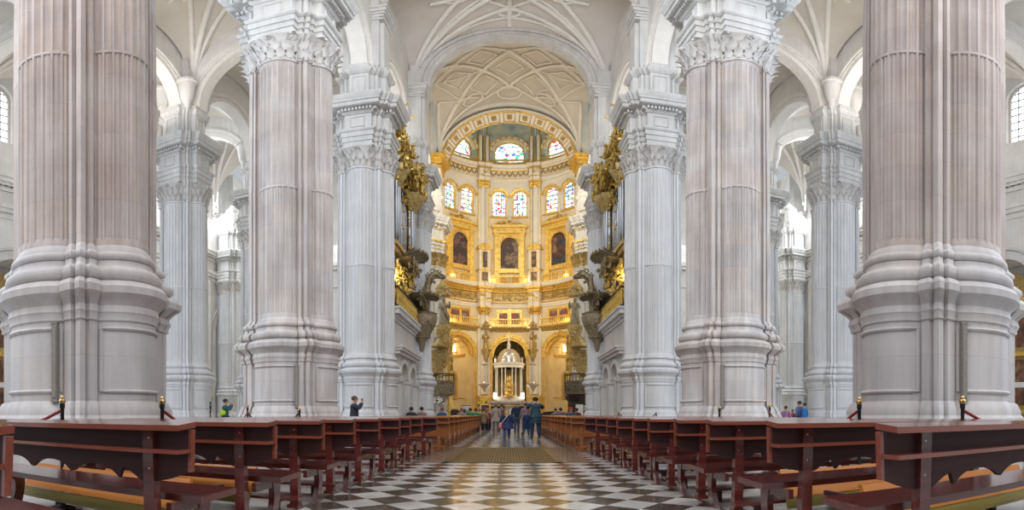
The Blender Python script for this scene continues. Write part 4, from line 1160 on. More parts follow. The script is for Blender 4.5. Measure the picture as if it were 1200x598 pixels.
flowers((1.95, 40.9, 1.3), .55, 30, M['yellow'], 'tall green and yellow bouquet right of the shrine', 6, M['gold'])
for x, y in ((-2.1, 40.9), (1.95, 40.9)):
    b = MB(); b.lathe([(.28, .85), (.28, .92), (.1, 1.0), (.12, 1.22), (.2, 1.3)], x, y, 0, 12); tag(b.build('flower_stand', M['gold'], smooth=40), 'gilded pedestal under the %s bouquet' % ('left' if x < 0 else 'right'), 'stand')
# hanging sanctuary lamps
for sg in (-1, 1):
    nm = 'left' if sg < 0 else 'right'; x, y = sg*1.92-.05, 41.0
    t = thing('sanctuary_lamp', 'silver sanctuary lamp hanging on long chain, %s of the altar' % nm, 'hanging lamp', (x, y, 3.0))
    b = MB(); b.lathe([(0, 2.75), (.08, 2.85), (.12, 3.0), (.3, 3.25), (.5, 3.38), (.52, 3.45), (.2, 3.5), (.12, 3.6), (.1, 3.7)], x, y, 0, 16, lobes=8, amp=.05); b.build('bowl', M['silver'], t, 40)
    b = MB(); b.lathe([(.28, 5.0), (.3, 5.06), (.1, 5.15), (.04, 5.3)], x, y, 0, 12)
    for i in range(4):
        a = PI/4+PI/2*i; b.tube([(x+.4*math.cos(a), y+.4*math.sin(a), 3.4), (x+.2*math.cos(a), y+.2*math.sin(a), 4.2), (x+.22*math.cos(a), y+.22*math.sin(a), 5.0)], .022, 5)
    b.build('crown', M['silver'], t, 40)
    b = MB(); b.tube([(x, y, 5.3), (x, y, 25.5)], .018, 5); b.build('chain', M['dark'], t)
    b = MB(); b.lathe([(.08, 3.5), (.09, 3.9), (.05, 4.3), (.05, 4.9)], x, y, 0, 10); b.build('stem', M['silver'], t, 40)

# ------------------------------------------------------------------ organ walls and organs, mirrored
for s in (-1, 1):
    nm = 'left' if s < 0 else 'right'
    XL = 4.95
    f = fmY(s*XL, s)
    y0, y1 = 22.6, 28.0
    # wall under the organ
    b = MB()
    arch_wall(b, y0, 25.3, 0, 5.5, 24.25, .75, 2.75, .0, f, .25, 1.2, 14); arch_wall(b, 25.3, y1, 0, 5.5, 26.4, .75, 2.75, .0, f, .25, 1.2, 14)
    b.prism([(y0, 0), (y1, 0), (y1, 5.5), (y0, 5.5)], f, 1.0, 1.3)
    o = struct(b.build('wall_organ_%s' % nm, M['wall']))
    b = MB()
    for z0, z1, w in ((5.35, 5.5, .08), (5.5, 5.62, .18), (5.62, 5.85, .34), (5.85, 5.95, .4)):
        b.prism([(y0-w, z0), (y1+w*.5, z0), (y1+w*.5, z1), (y0-w, z1)], f, -w+.25, 1.3)
    trim(b, M['white'])
    b = MB()   # door surround with two arches
    for z0, z1, w in ((3.85, 4.0, .2), (4.0, 4.12, .32), (4.12, 4.25, .38)):
        b.prism([(23.0-w*.5, z0), (27.6+w*.5, z0), (27.6+w*.5, z1), (23.0-w*.5, z1)], f, -w+.22, .3)
    for yc in (24.25, 26.4):
        arch_ring(b, yc, 2.75, .75, .95, f, .05, .3, 18)
    for yc in (23.25, 25.33, 27.4):
        b.prism([(yc-.14, 0), (yc+.14, 0), (yc+.14, 2.6), (yc-.14, 2.6)], f, .0, .3); b.prism([(yc-.22, 2.55), (yc+.22, 2.55), (yc+.26, 2.8), (yc-.26, 2.8)], f, -.08, .3)
        b.prism([(yc-.2, 0), (yc+.2, 0), (yc+.2, .9), (yc-.2, .9)], f, -.05, .3)
    carve(b, lambda u, z, w: f(u, z, .2-w), 24.9, 25.7, 3.0, 3.8, 14, .14, 3, depth=.08)
    trim(b, M['wall'], 30)
    # gallery railing
    t = thing('gallery_railing', 'gilded baluster railing on the ledge below the %s organ' % nm, 'railing', (s*4.85, 24, 5.95), 'gilded railings of the organ galleries')
    b = MB()
    for z, th in ((6.02, .08), (6.92, .1)):
        b.prism([(y0-.1, z-th/2), (y1-.4, z-th/2), (y1-.4, z+th/2), (y0-.1, z+th/2)], f, .0, .12); b.prism([(y0-.15, z-th/2), (y0+.0, z-th/2), (y0+.0, z+th/2), (y0-.15, z+th/2)], f, .0, 1.2)
    b.build('rail', M['dark'], t)
    b = MB()
    for i in range(27):
        c = f(y0-.05+i*.19, 0, .06); b.lathe([(.04, 6.05), (.06, 6.2), (.03, 6.35), (.055, 6.55), (.03, 6.75), (.045, 6.9)], c.x, c.y, 0, 6)
    for i in range(5):
        c = f(y0-.07, 0, .06+i*.25); b.lathe([(.04, 6.05), (.06, 6.2), (.03, 6.35), (.055, 6.55), (.03, 6.75), (.045, 6.9)], c.x, c.y, 0, 6)
    b.build('balusters', M['gold'], t, 50)
    # organ case
    t = thing('pipe_organ', 'towering gilded baroque pipe organ with trumpet pipes above the %s gallery' % nm, 'organ', (s*5.5, 25.3, 5.95))
    b = MB(); b.prism([(22.9, 5.95), (27.9, 5.95), (27.9, 8.5), (22.9, 8.5)], f, .75, 1.7); b.prism([(22.7, 8.5), (28.0, 8.5), (28.0, 14.2), (22.7, 14.2)], f, .6, 1.7); b.prism([(23.2, 14.2), (27.2, 14.2), (26.6, 16.4), (23.8, 16.4)], f, .7, 1.6)
    b.build('case', M['organwood'], t)
    b = MB(); n0 = 0
    def pip(uc, n, z0, h0, dh, dpt, rad, curve=.25):
        for i in range(n):
            k = abs(i-(n-1)/2)/((n-1)/2 or 1); u = uc+(i-(n-1)/2)*rad*2.15
            c = f(u, 0, dpt-curve*(1-k*k)); hh = h0-dh*k
            p = MB(); p.lathe([(.02, z0), (rad*.75, z0+.35), (rad, z0+.4), (rad, z0+hh)], c.x, c.y, 0, 10)
            p.build('organ_pipe', M['pipe'], t, 50)
    pip(23.4, 5, 9.4, 4.2, .9, .45, .115); pip(25.0, 7, 9.4, 3.0, .9, .5, .12, .15); pip(26.6, 7, 9.4, 3.7, .8, .42, .11, .35); pip(27.6, 3, 9.4, 2.6, .5, .5, .09)
    pip(24.2, 3, 12.8, 1.6, .3, .5, .08); pip(25.8, 3, 12.8, 1.4, .3, .5, .07)
    # gilded verticals and towers
    b = MB()
    for u in (22.85, 24.1, 25.9, 27.25, 27.95):
        c = f(u, 0, .42); b.lathe([(.14, 8.9), (.16, 9.2), (.09, 9.6), (.12, 11), (.08, 12.6), (.17, 12.9), (.2, 13.1)], c.x, c.y, 0, 10, lobes=5, amp=.1)
    for z0, z1, w in ((8.55, 8.8, .35), (8.8, 9.1, .2), (9.1, 9.3, .1), (13.3, 13.5, .3), (13.5, 13.8, .15), (13.8, 14.0, .0)):
        b.prism([(22.6, z0), (28.05, z0), (28.05, z1), (22.6, z1)], f, w, 1.0)
    for uc, r_, z0 in ((23.4, .62, 13.2), (26.6, .78, 12.9)):   # round tower tops
        c = f(uc, 0, .4); b.lathe([(r_*.15, -1.0), (r_*.55, -.7), (r_*.8, -.3), (r_*1.05, 0), (r_*1.15, .15), (r_*1.2, .35), (r_*.9, .4), (r_*.8, .8), (r_*.3, 1.1), (r_*.1, 1.4)], c.x, c.y, z0, 16, lobes=8, amp=.04)
    b.build('gilded_framing', M['goldd'], t, 40)
    b = MB(); fw = lambda u, z, w: f(u, z, .42-w)
    carve(b, fw, 22.7, 28.0, 13.4, 15.0, 170, .26, 21, depth=.9)
    carve(b, fw, 23.2, 26.6, 14.8, 16.7, 70, .25, 22, depth=.35)
    carve(b, fw, 24.3, 26.0, 12.2, 13.4, 30, .2, 23, depth=.35)
    carve(b, fw, 22.7, 24.2, 12.6, 14.2, 26, .2, 24, depth=.4)
    for u in (24.1, 25.9, 27.25): carve(b, fw, u-.2, u+.2, 9.2, 12.8, 18, .15, int(u*10), depth=.3)
    b.build('upper_carving', M['goldo'], t, 40)
    b = MB(); carve(b, fw, 23.0, 27.6, 7.1, 8.6, 60, .22, 31, depth=.3); carve(b, lambda u, z, w: f(u, z, .7-w), 22.9, 25.0, 6.4, 8.4, 40, .26, 32, depth=.5)
    b.build('lower_carving', M['goldl'], t, 40)
    b = MB()   # horizontal trumpets: two fans
    for (yc, zc, n, L, dz) in ((25.0, 8.9, 9, 1.25, .28), (27.2, 7.6, 7, 1.5, -.12)):
        for i in range(n):
            k = i-(n-1)/2; A = f(yc+k*.16, zc, .55); B = f(yc+k*.30, zc+dz, .3-L*(1-.02*k*k))
            p = MB(); p.tube([A, A+(B-A)*.6, A+(B-A)*.93, B], [.025, .05, .075, .12], 8); p.build('trumpet_pipe', M['bronze'], t, 50)
    for (yc, zc) in ((25.0, 8.75), (27.2, 7.45)):
        b.prism([(yc-1.0, zc-.2), (yc+1.0, zc-.2), (yc+1.3, zc), (yc-1.3, zc)], f, -.35, .7)
        carve(b, lambda u, z, w: f(u, z, -.1-w), yc-1.2, yc+1.2, zc-.5, zc-.05, 26, .18, int(yc), depth=.4)
    b.build('trumpet_shelf', M['bronze'], t, 40)
    # bracketed figure and corbel at the far corner
    c = f(28.3, 0, -.05)
    b = MB(); b.lathe([(.05, 4.55), (.14, 4.75), (.2, 5.1), (.45, 5.5), (.62, 5.8), (.78, 6.2), (.85, 6.5), (.8, 6.65), (.86, 6.75), (.6, 6.8)], c.x, c.y, 0, 18, lobes=8, amp=.07)
    for i in range(16):
        a = 2*PI*i/16; n = Vector((math.cos(a), math.sin(a), 0)); spiral(b, c+n*.72+Vector((0, 0, 6.1)), Vector((-n.y, n.x, 0)), Vector((0, 0, 1)), n, .16, 1.2, 1, .3, 8); spiral(b, c+n*.45+Vector((0, 0, 5.45)), Vector((-n.y, n.x, 0)), Vector((0, 0, 1)), n, .13, 1.2, -1, .3, 8)
    b.build('corbel', M['bronze'], t, 40)
    b = MB(); c2 = f(28.0, 6.75, -.35)
    b.tube([c2, c2+Vector((0, 0, .7)), c2+Vector((-s*.08, 0, 1.5)), c2+Vector((-s*.2, 0, 2.0)), c2+Vector((-s*.55, 0, 2.25)), c2+Vector((-s*1.1, 0, 2.0))], [.2, .22, .18, .22, .26, .1], 9)
    statue(b, c2+Vector((s*.1, -.1, 0)), 1.5, 0, s)
    carve(b, lambda u, z, w: c2+Vector((-s*(u), -w, z)), .1, 1.0, 1.8, 2.4, 22, .15, 3, depth=.25)
    b.build('bracket_figure', M['bronze'], t, 40)
    # statues on the organ top
    for i, (u, z, h) in enumerate(((24.0, 16.6, 1.3), (25.6, 16.7, 1.4), (27.0, 14.9, 1.2))):
        c = f(u, z-.15, .5); b = MB(); statue(b, c, h, .3*s, s if i % 2 else -s)
        b.tube([c+Vector((-s*.14, -.2, h*.85)), c+Vector((-s*.7, -.3, h*1.05))], [.02, .07], 6); b.build('angel_figure', M['goldd'], t, 40)
    # white pier side ledge with small pedestal at far end
    # triumphal pier furniture: kneeling figure on corbel
    px, py = s*4.62, 35.9
    t = thing('praying_statue', 'gilded praying figure on an ornate corbel high on the %s triumphal pier' % nm, 'statue', (px, py, 7.4))
    b = MB(); statue(b, (px, py, 7.4), 2.0, -s*.5, -s); b.build('figure', M['bronze'], t, 45)
    b = MB(); b.lathe([(.05, 4.3), (.18, 4.5), (.24, 4.9), (.16, 5.2), (.30, 5.6), (.38, 6.0), (.26, 6.4), (.42, 6.8), (.52, 7.15), (.54, 7.4), (0, 7.4)], px, py, 0, 16, lobes=8, amp=.06)
    carve(b, lambda u, z, w: Vector((px+u, py-.32-w, z)), -.4, .4, 4.4, 7.2, 60, .17, 41, depth=.2); carve(b, lambda u, z, w: Vector((px-s*(.4+w), py+u, z)), -.5, .4, 4.3, 7.2, 30, .17, 42, depth=.2); b.build('corbel', M['goldd'], t, 40)
    b = MB(); b.lathe([(.6, 9.6), (.62, 9.75), (.4, 9.85), (.5, 10.2), (.2, 10.6), (.1, 10.9), (0, 11.2)], px+s*.1, py+.2, 0, 14, lobes=6, amp=.1); carve(b, lambda u, z, w: Vector((px+u, py-.35-w, z)), -.45, .45, 9.5, 10.3, 16, .16, 5); b.build('canopy', M['goldd'], t, 40)
    b = MB(); b.box(px+s*.35, py+.45, 8.2, .75, .3, 3.2); b.build('niche_back', M['ivory'], t)
    # pulpit
    qx, qy = s*4.65, 34.6
    mat1, mat2 = (M['marble'], M['bronze']) if s < 0 else (M['iron'], M['organwood'])
    t = thing('pulpit', ('carved marble pulpit on a column with dark railing, before the left triumphal pier' if s < 0 else 'dark wooden enclosed pulpit before the right triumphal pier'), 'pulpit', (qx, qy, 0))
    b = MB()
    if s < 0: b.lathe([(.42, 0), (.42, .25), (.3, .35), (.2, .55), (.18, 1.5), (.26, 1.7), (.2, 1.85), (.45, 2.15), (.62, 2.3)], qx, qy, 0, 10)
    else: b.lathe([(.75, 0), (.75, .4), (.68, .5), (.68, 1.9), (.85, 2.1), (.9, 2.3)], qx, qy, 0, 8)
    b.build('stem', mat1, t, 30)
    b = MB(); b.lathe([(.62, 2.25), (.9, 2.4), (.92, 2.5), (.85, 2.55), (.85, 3.1), (.93, 3.2), (.95, 3.3), (.8, 3.3)], qx, qy, 0, 8)
    for i in range(8):
        a = 2*PI*(i+.5)/8; n = Vector((math.cos(a), math.sin(a), 0)); U = Vector((-n.y, n.x, 0)); cc = Vector((qx, qy, 2.83))+n*.8
        spiral(b, cc, U, Vector((0, 0, 1)), n, .2, 1.2, 1, .25, 8); b.sphere(cc+Vector((0, 0, -.15))+n*.03, .09, 7)
        b.tube([Vector((qx, qy, 2.4))+Vector((math.cos(2*PI*i/8), math.sin(2*PI*i/8), 0))*.88, Vector((qx, qy, 3.2))+Vector((math.cos(2*PI*i/8), math.sin(2*PI*i/8), 0))*.9], .06, 6)
    b.build('basin', mat2, t, 30)
    b = MB()
    for i in range(24):
        a = 2*PI*i/24; b.tube([(qx+.9*math.cos(a), qy+.9*math.sin(a), 3.3), (qx+.9*math.cos(a), qy+.9*math.sin(a), 3.75)], .018, 4)
    b.tube([(qx+.9*math.cos(2*PI*i/24), qy+.9*math.sin(2*PI*i/24), 3.75) for i in range(24)], .04, 5, True); b.build('iron_railing', M['dark'], t)
    b = MB(); b.box(qx+s*.35, qy+.9, 4.6, .75, .2, 2.0); carve(b, lambda u, z, w: Vector((qx+s*.35+u, qy+.78-w, z)), -.35, .35, 3.8, 5.5, 36, .15, 44, depth=.15); b.build('gilded_backboard', M['goldd'], t, 40)
    b = MB(); b.lathe([(.2, 5.65), (.55, 5.7), (.6, 5.8), (.45, 5.9), (.2, 6.1), (.08, 6.3)], qx+s*.25, qy+.5, 0, 8); b.build('sounding_board', M['goldd'], t)
    if s > 0:
        b = MB(); b.lathe([(.2, 3.3), (.16, 3.6), (.2, 3.9), (.08, 4.0)], qx-.3, qy-.4, 0, 10); b.sphere((qx-.3, qy-.4, 4.12), .11, 8); b.build('bust', M['marble'], t, 40)
        b = MB(); b.box(qx, qy-.78, 1.25, .5, .04, .9); b.build('pale_notice_board', M['ivory'], t)
    # bright gilt column behind the pulpit
    b = MB(); b.lathe([(.32, .85), (.32, 1.6), (.24, 1.8), (.22, 6.2), (.32, 6.6)], s*4.55, 39.0, 0, 16); tag(b.build('gilt_column', M['goldl'], smooth=40), 'bright gilt column glimpsed behind the %s pulpit' % nm, 'column')
flowers((-4.65, 33.5, 1.35), .42, 26, M['whitef'], 'white flower arrangement in front of the marble pulpit', 8, M['marble'])
b = MB(); b.lathe([(.2, 0), (.2, .1), (.1, .2), (.1, 1.2), (.18, 1.35)], -4.65, 33.5, 0, 10); tag(b.build('flower_stand', M['marble'], smooth=40), 'stone pedestal carrying the white flowers by the pulpit', 'stand')
flowers((4.75, 30.8, .9), .38, 20, M['whitef'], 'small white flowers with green leaves by the right pier base', 9, M['marble'])
b = MB(); b.lathe([(.2, 0), (.2, .1), (.08, .2), (.08, .8), (.16, .9)], 4.75, 30.8, 0, 10); tag(b.build('flower_stand', M['iron'], smooth=40), 'dark metal stand under the small white flowers, right side', 'stand')
# furniture in front of the presbytery
def armchair(x, y, label, mat):
    t = thing('carved_chair', label, 'chair', (x, y, 0)); b = MB(); b.box(x, y, .45, .6, .55, .12); b.build('seat', mat, t)
    b = MB(); b.box(x, y+.27, .85, .6, .07, .8); b.sphere((x, y+.27, 1.25), .3, 10, 1, .15, .5); b.build('backrest', mat, t, 40)
    for a in (-.26, .26):
        for c in (-.23, .23): b = MB(); b.box(x+a, y+c, .2, .06, .06, .4); b.build('leg', M['iron'], t)
armchair(-3.6, 33.4, 'dark carved chair standing before the left pulpit', M['iron'])
armchair(-3.0, 33.6, 'dark carved chair between the left pulpit and the lectern', M['iron'])
t = thing('grand_piano', 'black covered keyboard instrument beside the right pews', 'piano', (2.9, 33.6, 0))
b = MB(); b.prism([(1.9, .7), (3.9, .7), (3.9, 1.0), (3.5, 1.18), (2.9, 1.25), (2.3, 1.2), (1.9, 1.0)], lambda u, z, w: Vector((u, 33.0+w, z)), 0, 1.3); b.build('body', M['dark'], t)
for x in (2.1, 3.7): b = MB(); b.box(x, 33.6, .35, .12, .12, .7); b.build('leg', M['dark'], t)
t = thing('framed_icon', 'small dark framed picture on an easel left of the altar steps', 'picture', (-1.15-.35, 33.8, 0))
b = MB(); frame_rect(b, fmX(33.8), -1.95, -1.25, .75, 1.75, .1, -.05, .05); b.build('frame', M['goldl'], t); b = MB(); b.box(-1.6, 33.82, 1.25, .52, .03, .85); b.build('canvas', painting('madonna_like_dark_picture', [(.04, .02, .02), (.15, .05, .07), (.35, .25, .3)], 4), t)
b = MB()
for x in (-1.85, -1.35): b.tube([(x, 33.75, 0), (x, 33.85, .8)], .025, 5)
b.tube([(-1.6, 34.2, 0), (-1.6, 33.85, 1.2)], .025, 5); b.build('easel', M['iron'], t)
t = thing('lectern', 'white draped lectern left of the aisle near the altar', 'lectern', (-2.9, 34.4, 0))
b = MB(); b.lathe([(.22, 0), (.2, 1.0), (.3, 1.15), (.32, 1.6)], -2.9, 34.4, 0, 10); b.build('drape', cloth((.75, .74, .7)), t, 40)
b = MB(); b.box(-2.9, 34.4, 1.63, .6, .45, .04); b.build('desk', M['pew'], t)
# ------------------------------------------------------------------ pews
PEWL = 2.85
def pew_meshes(tone, kneel, endpanel):
    """built with the aisle end at x=0, extending to +x; back faces -y (towards the viewer). origin: floor at aisle end"""
    A = {'dark': (M['pew'], M['pewd'], M['pewe']), 'amber': (M['pewo'], M['pewo'], M['pewo'])}[tone]
    t = thing('wooden_pew', '', 'pew', (0, 0, 0))
    O = (0, 0, 0); L = PEWL
    def bd(b, n, m, sm=False, par=t): return b.build(n, m, par, sm, origin=O)
    # sloping top rail
    b = MB(); b.hexa([(-.01, -.15, .925), (L, -.15, .925), (L, .04, .945), (-.01, .04, .945), (-.01, -.15, .962), (L, -.15, .962), (L, .04, .982), (-.01, .04, .982)])
    bd(b, 'top_rail', M['pewe'] if tone == 'dark' else A[0])
    # scalloped back panel
    xs = []; n = 90
    def low(x):
        e = min(x, L-x)
        if e < .42: return .66-.095*math.sin(PI/2*min(1, e/.36))
        if e < .63: k = (e-.42)/.21; return .565+.085*math.sin(PI/2*k)
        
        w = (L-1.26)/3.0; p = ((x-.63) % w)/w
        return .655-.09*(abs(2*p-1)**2.6)
    top = .93; poly = []
    b = MB(); pts = [L*i/n for i in range(n+1)]
    r0 = []
    for x in pts:
        z = low(x); r0.append([(x, -.015+.035*(z-.9)*-0, z), (x, .02, z), (x, .03, top), (x, -.005, top)])
    b.loft(r0); bd(b, 'back_panel', A[1], 20)
    b = MB(); b.hexa([(-.012, -.02, .652), (.012, -.02, .652), (.012, .024, .652), (-.012, .024, .652), (-.012, -.01, .93), (.012, -.01, .93), (.012, .034, .93), (-.012, .034, .93)])
    bd(b, 'end_edge', M['pewe'] if tone == 'dark' else A[0])
    b = MB(); b.box(L/2-.005, -.085, .79, L+.0, .15, .026); bd(b, 'book_shelf', M['pewe'] if tone == 'dark' else A[0])
    for x in (.33, L-.33):
        b = MB(); b.hexa([(x-.05, -.02, 0), (x+.05, -.02, 0), (x+.05, .07, 0), (x-.05, .07, 0), (x-.045, -.055, .925), (x+.045, -.055, .925), (x+.045, .0, .925), (x-.045, .0, .925)])
        b.box(x, .0, .02, .13, .14, .04)
        p = bd(b, 'post', A[0])
        q = MB()
        for z in (.87, .66): q.sphere((x-.01, -.055+.035*(1-z), z), .009, 6)
        q.build('bolt_head', M['silver'], p, origin=O)
    b = MB(); b.hexa([(.0, .12, .42), (L-.02, .12, .42), (L-.02, .58, .43), (.0, .58, .43), (.0, .12, .47), (L-.02, .12, .47), (L-.02, .58, .48), (.0, .58, .48)]); bd(b, 'seat', A[0])
    for x in (.24, L-.24):
        b = MB(); rs = []
        for i in range(9):
            k = i/8; z = .415*(1-k); y = .46+.05*math.sin(k*PI*1.0)-.06*k; w = .085-.025*math.sin(PI*k)
            rs.append([(x-.03, y-w, z), (x+.03, y-w, z), (x+.03, y+w, z), (x-.03, y+w, z)])
        b.loft(rs); bd(b, 'curved_leg', A[0], 30)
        b = MB(); b.box(x, .28, .37, .045, .42, .08); bd(b, 'bearer', A[0])
    b = MB(); b.box(L/2, -.30, .155, L-.25, .16, .03); bd(b, 'kneeling_plank', A[0])
    b = MB()
    for x in (.42, L-.42): b.box(x, -.30, .07, .07, .1, .14); b.box(x, -.14, .12, .05, .34, .05)
    bd(b, 'kneeler_support', A[1])
    if kneel:
        b = MB(); b.hexa([(.6, -.52, .22), (L-.03, -.52, .22), (L-.03, -.47, .21), (.6, -.47, .21), (.6, -.40, .475), (L-.03, -.40, .475), (L-.03, -.35, .47), (.6, -.35, .47)]); bd(b, 'kneeler_pad', M['pad'])
        b = MB(); b.hexa([(.62, -.56, .11), (L-.04, -.56, .11), (L-.04, -.51, .10), (.62, -.51, .10), (.62, -.515, .215), (L-.04, -.515, .215), (L-.04, -.47, .205), (.62, -.47, .205)]); bd(b, 'kneeler_board', M['olive'])
        q = MB()
        for x in (.5, L-.5): q.box(x, -.2, .38, .04, .3, .04)
        bd(q, 'kneeler_bracket', M['pewd'])
    if endpanel:
        b = MB(); b.box(.012, .02, .62, .03, .12, .66); b.box(.012, .3, .4, .03, .5, .09); bd(b, 'end_panel', A[0])
        b = MB(); b.box(L/2, .0, .66, L-.04, .03, .54); bd(b, 'solid_back', A[1])
    return t
pk = {}
for s in (-1, 1):
    for key in (('dark', 1, 0), ('dark', 0, 0), ('amber', 0, 1)): pk[key] = None
def mirror_meshes(root):
    """a left-hand version whose mesh data is mirrored in x"""
    c = dup(root, (0, 0, 0))
    def walk(o):
        if o.type == 'MESH':
            o.data = o.data.copy()
            for v in o.data.vertices: v.co.x = -v.co.x
            o.data.flip_normals()
        for ch in o.children: walk(ch)
    walk(c); return c
protoR = {k: pew_meshes(*k) for k in (('dark', 1, 0), ('dark', 0, 0), ('amber', 0, 1))}
protoL = {k: mirror_meshes(o) for k, o in protoR.items()}
dl = [1.30, 2.72, 3.95, 5.12, 6.24, 7.5, 8.95, 9.94, 11.3, 12.6]
dr = [2.20, 3.50, 4.77, 5.80, 6.98, 7.9, 9.12, 10.1, 11.4, 12.5]
ordn = ['front-most', 'second', 'third', 'fourth', 'fifth', 'sixth', 'seventh', 'eighth', 'ninth', 'tenth', 'eleventh', 'twelfth', 'thirteenth', 'fourteenth', 'fifteenth', 'sixteenth', 'seventeenth']
used = set()
def put_pew(s, key, x, d, label, group):
    P = (protoR if s > 0 else protoL)[key]
    if (s, key) not in used: used.add((s, key)); o = P; o.location = (s*x, d, 0)
    else: o = dup(P, (s*x, d, 0))
    o['label'] = label; o['group'] = group
    if key[0] == 'amber': o.scale = (.87, 1, 1)
for i, d in enumerate(dl):
    k = ('dark', 1, 0) if i in (2, 3) else ('dark', 0, 0)
    lab = 'dark mahogany pew cut by the left edge of the photo, nearest of all' if i == 0 else '%s whole dark mahogany pew from the viewer on the left of the aisle' % (ordn[i-1] if i > 1 else 'nearest')
    put_pew(-1, k, 1.95 if i < 9 else 1.8, d, lab, 'dark pews left of the aisle')
for i, d in enumerate(dr):
    k = ('dark', 1, 0) if i in (1, 2) else ('dark', 0, 0)
    put_pew(1, k, 1.95 if i < 9 else 1.85, d, '%s dark mahogany pew from the viewer on the right of the aisle' % (ordn[i] if i else 'nearest'), 'dark pews right of the aisle')
for s in (-1, 1):
    d = 14.2 if s < 0 else 13.9
    for i in range(14):
        side = 'left' if s < 0 else 'right'
        put_pew(s, ('amber', 0, 1), 1.68, d+i*1.3, ('nearest' if i == 0 else ordn[i])+' amber wood pew beyond the dark pews, %s of the aisle' % side, 'amber pews %s of the aisle' % side)

# ------------------------------------------------------------------ floor grate
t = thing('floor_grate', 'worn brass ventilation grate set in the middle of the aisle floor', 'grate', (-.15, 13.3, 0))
gx, g0, g1 = 1.15, 10.9, 15.7
b = MB()
for x in (-gx-.15-.05, gx-.15+.05): b.box(x, (g0+g1)/2, .008, .1, g1-g0+.2, .016)
for y in (g0-.05, g1+.05): b.box(-.15, y, .008, 2*gx+.2, .1, .016)
b.build('frame', M['grate'], t)
b = MB()
for i in range(33): b.box(-.15-gx+(i+.5)*2*gx/33, (g0+g1)/2, .012, .028, g1-g0, .012)
for i in range(52): b.box(-.15, g0+(i+.5)*(g1-g0)/52, .012, 2*gx, .035, .014)
o = b.build('grille', M['grate'], t)
b = MB(); b.box(-.15, (g0+g1)/2, .003, 2*gx, g1-g0, .004); b.build('dark_opening', M['iron'], t)  # dark plate on the floor, painted as the shade below the grille
b = MB()
for sg in (-1, 1): b.box(-.15+sg*(gx+.45), (g0+g1)/2, .004, .62, g1-g0+.3, .008)
trim(b, simple('brown_marble_border', (.20, .16, .12), .2, 0, .25, 3))

# ------------------------------------------------------------------ column loudspeakers on the piers
def colspk(x, y, rz, label):
    t = thing('column_loudspeaker', label, 'speaker', (x, y, 1.2)); m = Matrix.Translation((x, y, 0)) @ Matrix.Rotation(rz, 4, 'Z')
    b = MB(); b.box(0, 0, 1.78, .085, .07, 1.1); b.xf(m); b.build('body', M['speaker'], t)
    b = MB(); b.box(0, -.04, 1.78, .06, .012, 1.02)
    for z in (1.22, 2.34): b.box(0, 0, z, .1, .085, .03)
    b.xf(m); b.build('front_grille', M['speaker'], t)
    b = MB(); b.box(0, .07, 2.1, .03, .1, .04); b.box(0, .07, 1.4, .03, .1, .04); b.xf(m); b.build('wall_bracket', M['dark'], t)
colspk(-5.62, 4.58, .4, 'slim taupe column loudspeaker on the nearest left pier')
colspk(5.62, 4.58, -.4, 'slim taupe column loudspeaker on the nearest right pier')
colspk(-5.48, 12.42, .2, 'slim column loudspeaker on the second left pier')
colspk(5.48, 12.42, -.2, 'slim column loudspeaker on the second right pier')

# ------------------------------------------------------------------ rope stanchions
def W2(px, d, z=0):
    th = (px-597)/F; return Vector((math.tan(th)*d, d, z))
def stanchion(px, d, label, h=1.15, top=True):
    c = W2(px, d); t = thing('rope_stanchion', label, 'stanchion', tuple(c), 'rope stanchions around the piers')
    b = MB(); b.lathe([(.15, 0), (.15, .02), (.03, .05), (.022, .06), (.022, h-.06), (.03, h-.05), (.03, h)], c.x, c.y, 0, 12); b.build('post', M['dark'], t, 40)
    b = MB(); b.lathe([(.03, h), (.04, h+.03), (.02, h+.05)], c.x, c.y, 0, 12); b.sphere((c.x, c.y, h+.065), .024, 10); b.build('brass_finial', M['brass'], t, 40)
    return c
def rope(a, b_, label, mat, sag=.22, h=1.08, drop=0):
    b = MB(); pts = [a+(b_-a)*(i/12)+Vector((0, 0, h-drop*(i/12)-sag*4*(i/12)*(1-i/12))) for i in range(13)]
    b.tube(pts, .018, 6)
    for e in (0, 12): b.sphere(pts[e], .025, 6)
    tag(b.build('barrier_rope', mat, smooth=50), label, 'rope', 'barrier ropes between stanchions')
a1 = stanchion(73, 3.55, 'black stanchion before the nearest left pier, under its loudspeaker')
a2 = stanchion(190, 4.5, 'black stanchion at the right corner of the nearest left pier')
a0 = stanchion(-70, 3.9, 'black stanchion beyond the nearest left pier')
rope(a1, a0, 'red rope running left from the stanchion at the nearest left pier', M['rope'], .3)
a3 = stanchion(290, 10.8, 'black stanchion at the left edge of the second left pier', 1.2); a4 = stanchion(351, 10.6, 'slim stanchion before the middle of the second left pier', 1.12)
rope(a3, a4, 'dark rope sagging between the two stanchions before the second left pier', M['ropek'], .4)
rope(a2, a3, 'red rope from the nearest left pier back to the second left pier', M['rope'], .42)
a5 = stanchion(725, 18.5, 'tiny stanchion before the white pier right of the aisle', 1.05); a6 = stanchion(769, 18.5, 'second tiny stanchion, before the white right pier', 1.05)
rope(a5, a6, 'short dark rope at the foot of the white right pier', M['ropek'], .35)
stanchion(843, 10.6, 'short black stanchion before the second right pier', 1.15)
a8 = stanchion(902, 10.6, 'black stanchion with brass ball at the right corner of the second right pier', 1.2)
a9 = stanchion(1007, 4.6, 'black stanchion at the left edge of the nearest right pier'); rope(a9, a8, 'red rope between the nearest and the second right pier', M['rope'], .42)
a10 = stanchion(1128, 3.55, 'black stanchion with brass ball before the nearest right pier'); a11 = stanchion(1262, 3.9, 'black stanchion beyond the nearest right pier'); rope(a10, a11, 'dark red rope running right from the stanchion at the nearest right pier', M['rope'], .3)

